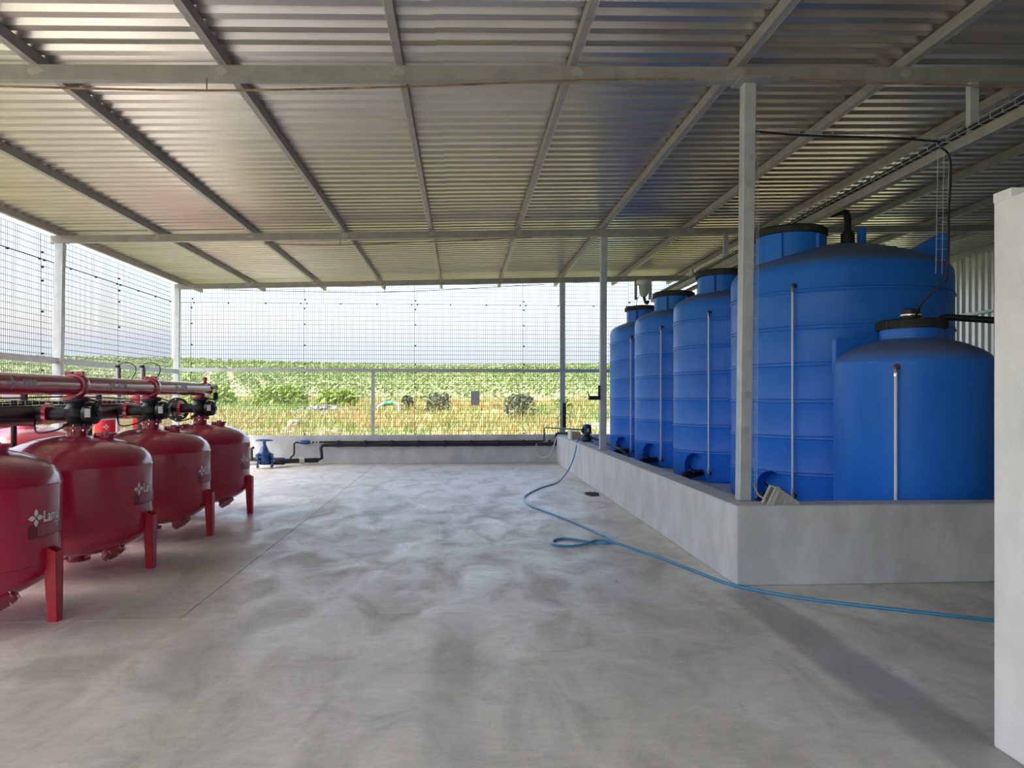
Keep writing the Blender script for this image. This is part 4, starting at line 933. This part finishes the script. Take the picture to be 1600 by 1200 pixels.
ccx, ccy = (XL+XR)/2, (YB+YF)/2
pts0 = []
W, Hh = (XR-XL)/2+.4, (YB-YF)/2+.65
for k in range(NA):
    a = 2*math.pi*k/NA; c, s = math.cos(a), math.sin(a); q = min(W/abs(c) if abs(c) > 1e-6 else 1e9, Hh/abs(s) if abs(s) > 1e-6 else 1e9)
    pts0.append((ccx+c*q, ccy-.35+s*q, c, s))
for r in rings:
    for x, y, c, s in pts0: mb.v.append(Vector((x+c*r, y+s*r, ground(x+c*r, y+s*r))))
for i in range(len(rings)-1):
    for k in range(NA): mb.f.append((i*NA+k, i*NA+(k+1) % NA, (i+1)*NA+(k+1) % NA, (i+1)*NA+k))
gd = solo('field_ground', mb, 'soil', None, None, smooth=60, kind='structure', org=(0, 0, 0))

def blade(v, f, p, ang, h, w, lean, seg=1):
    d = Vector((math.cos(ang), math.sin(ang), 0)); s = Vector((-d.y, d.x, 0))*w/2; o = len(v)
    v += [p-s, p+s, p+d*lean*.45+s*.7+Vector((0, 0, h*.6)), p+d*lean*.45-s*.7+Vector((0, 0, h*.6)), p+d*lean+Vector((0, 0, h))]
    f += [(o, o+1, o+2, o+3), (o+3, o+2, o+4)]
def leaf(v, f, c, sz):
    n = Vector((random.gauss(0, 1), random.gauss(0, 1), random.gauss(0.5, 1))).normalized(); a = n.orthogonal().normalized()*sz; b = n.cross(a)*0.5
    o = len(v); v += [c-a, c-b, c+a, c+b]; f += [(o, o+1, o+2, o+3)]
# crop plants in rows over the hillside, seen from about -55 to +22 degrees
mb = MB(); cnt = 0
rowdir = R_(18); cr, sr = math.cos(rowdir), math.sin(rowdir)
for i in range(-155, 155):
    for j in range(-170, 170):
        px, py = i*2.25, j*1.55
        x = px*cr-py*sr+random.uniform(-.5, .5); y = px*sr+py*cr+random.uniform(-.6, .6)
        if y < -4: continue
        az = math.degrees(math.atan2(x, y))
        if az < -62 or az > 22: continue
        dx = max(XL-0.4-x, 0, x-(XR+0.4)); dy = max(0, y-(YB+0.3)); r = math.hypot(dx, dy)
        if r < 24+5*noise.noise((x*.08, y*.08, 9)) or r > 262: continue
        if noise.noise((x*.03, y*.03, 5)) < -0.42: continue
        d = math.hypot(x, y)
        hgt = random.uniform(.9, 1.7)*(1.0 if d > 70 else .8); z = ground(x, y)
        nl = 34 if d < 90 else (20 if d < 160 else 12); sz = .15 if d < 90 else (.22 if d < 160 else .34)
        for k in range(nl):
            t = random.random()
            c = Vector((x+random.gauss(0, .34)*(1.2-t*.7), y+random.gauss(0, .34)*(1.2-t*.7), z+.15+hgt*t*.9)); leaf(mb.v, mb.f, c, sz*random.uniform(.6, 1.1))
        cnt += 1
solo('crop_rows', mb, 'crop', 'green crop plants in rows covering the hillside beyond the mesh', 'crop', kind='stuff', org=(0, 0, 0))
# meadow strip between shed and crop
mb = MB()
for k in range(30000):
    if random.random() < .72: x = random.uniform(-30, 14); y = random.uniform(18.6, 46)
    else: x = random.uniform(-34, -7.6); y = random.uniform(2, 46)
    dx = max(XL-0.4-x, 0); dy = max(0, y-(YB+0.3)); r = math.hypot(dx, dy)
    if r < .5 or r > 30: continue
    if noise.noise((x*.25, y*.25, 2)) < -0.38: continue
    z = ground(x, y); h = random.uniform(.12, .42)*(1.25 if r > 8 else .8)
    for q in range(4):
        a = random.uniform(0, 2*math.pi); blade(mb.v, mb.f, Vector((x+random.gauss(0, .09), y+random.gauss(0, .09), z-.02)), a, h*random.uniform(.6, 1.2), random.uniform(.025, .06), h*random.uniform(.2, .7))
solo('meadow_grass', mb, 'grass', 'dry and green meadow grass between the shed and the crop', 'grass', kind='stuff', org=(0, 0, 0))
def shrub(name, x, y, w, h, n, m, label, grp, sz=.09):
    z = ground(x, y); s = root(name, (x, y, z), label, 'shrub', grp)
    st_ = MB()
    for k in range(9):
        a = random.uniform(0, 6.28); q = random.uniform(.2, .8)
        st_.tube([(x, y, z-.05), (x+math.cos(a)*w*.3*q, y+math.sin(a)*w*.3*q, z+h*.45), (x+math.cos(a)*w*.5*q, y+math.sin(a)*w*.5*q, z+h*.85)], [.022, .014, .006], 5)
    part('stems', st_, 'rust', s)
    lv_ = MB()
    for k in range(n):
        a = random.uniform(0, 6.28); t = random.random()**.7; rr = math.sqrt(random.random())*w/2*(1-.55*max(0, t-.45))
        leaf(lv_.v, lv_.f, Vector((x+math.cos(a)*rr, y+math.sin(a)*rr, z+.05+h*t*(1-.25*(2*rr/w)**2))), sz*random.uniform(.6, 1.3))
    part('foliage', lv_, m, s)
G1 = 'grey-green shrubs in the meadow behind the back mesh'
shrub('wild_shrub', -1.1, 34, 1.3, .95, 420, 'shrub', 'grey-green shrub left of the notice plate beyond the back mesh', G1)
shrub('wild_shrub', 2.4, 30, 1.5, 1.05, 520, 'shrub', 'largest grey-green shrub right of the notice plate beyond the back mesh', G1)
shrub('wild_shrub', -2.65, 35.5, .7, .75, 220, 'shrub', 'small dark shrub between the white pipe bend and the next shrub', G1)
shrub('wild_shrub', 4.6, 33, 1.0, .7, 260, 'lush', 'low green shrub between the slim back column and the kerb column', G1)
for i, (x, y, w, h) in enumerate(((-9.3, 38, 2.8, 1.15), (-6.5, 38.5, 2.3, 1.0), (-12.5, 37, 2.8, 1.2))):
    shrub('lime_bush', x, y, w, h, 900, 'lush', ('lime green bush above the rubble, middle of three', 'lime green bush right of the others near the grey rubble', 'lime green bush just right of the farthest red tank')[i], 'lime green bushes at the crop edge', .13)
def rock(x, y, w, h, d, label, seed):
    z = ground(x, y); bm = bmesh.new(); bmesh.ops.create_icosphere(bm, subdivisions=3, radius=1)
    for v in bm.verts:
        n_ = noise.noise(v.co*1.3+Vector((seed, 0, 0)))*.28+noise.noise(v.co*3.5+Vector((0, seed, 0)))*.08
        c = v.co*(1+n_); c = Vector((max(-.8, min(.8, c.x)), max(-.8, min(.8, c.y)), max(-.7, min(.75, c.z)))); v.co = Vector((c.x*w/1.6, c.y*d/1.6, c.z*h/1.5+h*.42))
    me = bpy.data.meshes.new('field_rock'); bm.to_mesh(me); bm.free(); me.materials.append(M['rock'])
    tag(link('field_rock', me, None, (x, y, z-.03)), label, 'rock', 'tan rocks behind the back wall')
rock(-5.90, 25.8, .40, .44, .4, 'upright tan boulder standing behind the low back wall', 1.0)
rock(-5.72, 24.6, .55, .14, .4, 'flat tan stone lying in front of the upright boulder', 4.0)
rock(-4.32, 24.2, .60, .20, .4, 'low tan rock right of the boulder behind the back wall', 7.0)
# rubble heap
rb = root('rubble_heap', (-6.1, 33.5, .8), 'heap of pale grey rubble beyond the back mesh', 'rubble', kind='stuff')
mb = MB()
for k in range(420):
    a = random.uniform(0, 6.28); rr = random.random()**.6; x = -6.3+math.cos(a)*rr*1.8; y = 33.3+math.sin(a)*rr*.9; z = ground(x, y)+.45*(1-rr)*random.random()+.02; s = random.uniform(.03, .09)
    mb.box((x-s, y-s, z-s*.7), (x+s, y+s, z+s*.7), Matrix.Rotation(random.uniform(0, 3), 3, Vector((random.random(), random.random(), random.random()+.1))))
part('rubble', mb, 'pebble', rb, kind='stuff')
for i, (x, dx) in enumerate(((-4.9, .0), (-4.62, .0), (-4.3, .0), (-4.0, .0), (-3.35, .0))):
    z = ground(x, 30.2); ln = (.55, .75, .95, .85, .6)[i]
    solo('leaning_stake', MB().bar((x+.35*ln, 30.2, z-.05), (x-.45*ln, 30.3, z+ln*.72), .035, .035), 'stake', ('leaning rust-brown stake, leftmost of the row by the rubble', 'leaning rust-brown stake, second of the row by the rubble', 'leaning rust-brown stake, third and longest of the row', 'leaning rust-brown stake, fourth of the row by the rubble', 'leaning rust-brown stake right of the short wall post')[i], 'stake', 'leaning stakes by the rubble')
# hydrant: white pipe bend with a green valve body
hy = root('field_hydrant', (-3.2, 34, ground(-3.2, 34)), 'white arched pipe with a green valve standing in the field', 'hydrant')
gz = ground(-3.2, 34)
part('pipe_arch', MB().tube(spline([(-2.92, 34, gz-.1), (-2.92, 34, gz+.22), (-2.97, 34, gz+.38), (-3.08, 34, gz+.48), (-3.22, 34, gz+.52)], 6), .075, 16), 'white_pipe', hy, 50)
part('pipe_arch', MB().tube(spline([(-3.60, 34, gz+.48), (-3.74, 34, gz+.42), (-3.88, 34, gz+.32), (-3.95, 34, gz+.12), (-3.96, 34, gz-.1)], 6), .075, 16), 'white_pipe', hy, 50)
part('green_valve', MB().lathe([(.085, 0), (.11, .02), (.11, .09), (.10, .11), (.10, .28), (.11, .30), (.11, .37), (.085, .40)], 24, (-3.62, 34, gz+.47), (1, .0, .1)), 'green', hy, 35)
part('ram', MB().box((-3.70, 33.95, gz+.52), (-3.60, 34.05, gz+.74)), 'grey_light', hy)
part('gauge', MB().cyl((-3.60, 33.86, gz+.40), (-3.60, 33.90, gz+.40), .05, 14), 'black', hy, 40)
part('lever', MB().bar((-3.90, 33.9, gz+.45), (-3.62, 33.9, gz+.62), .02, .02), 'black', hy)
print('crop plants', cnt, 'tris', sum(len(o.data.polygons) for o in bpy.data.objects if o.type == 'MESH'))
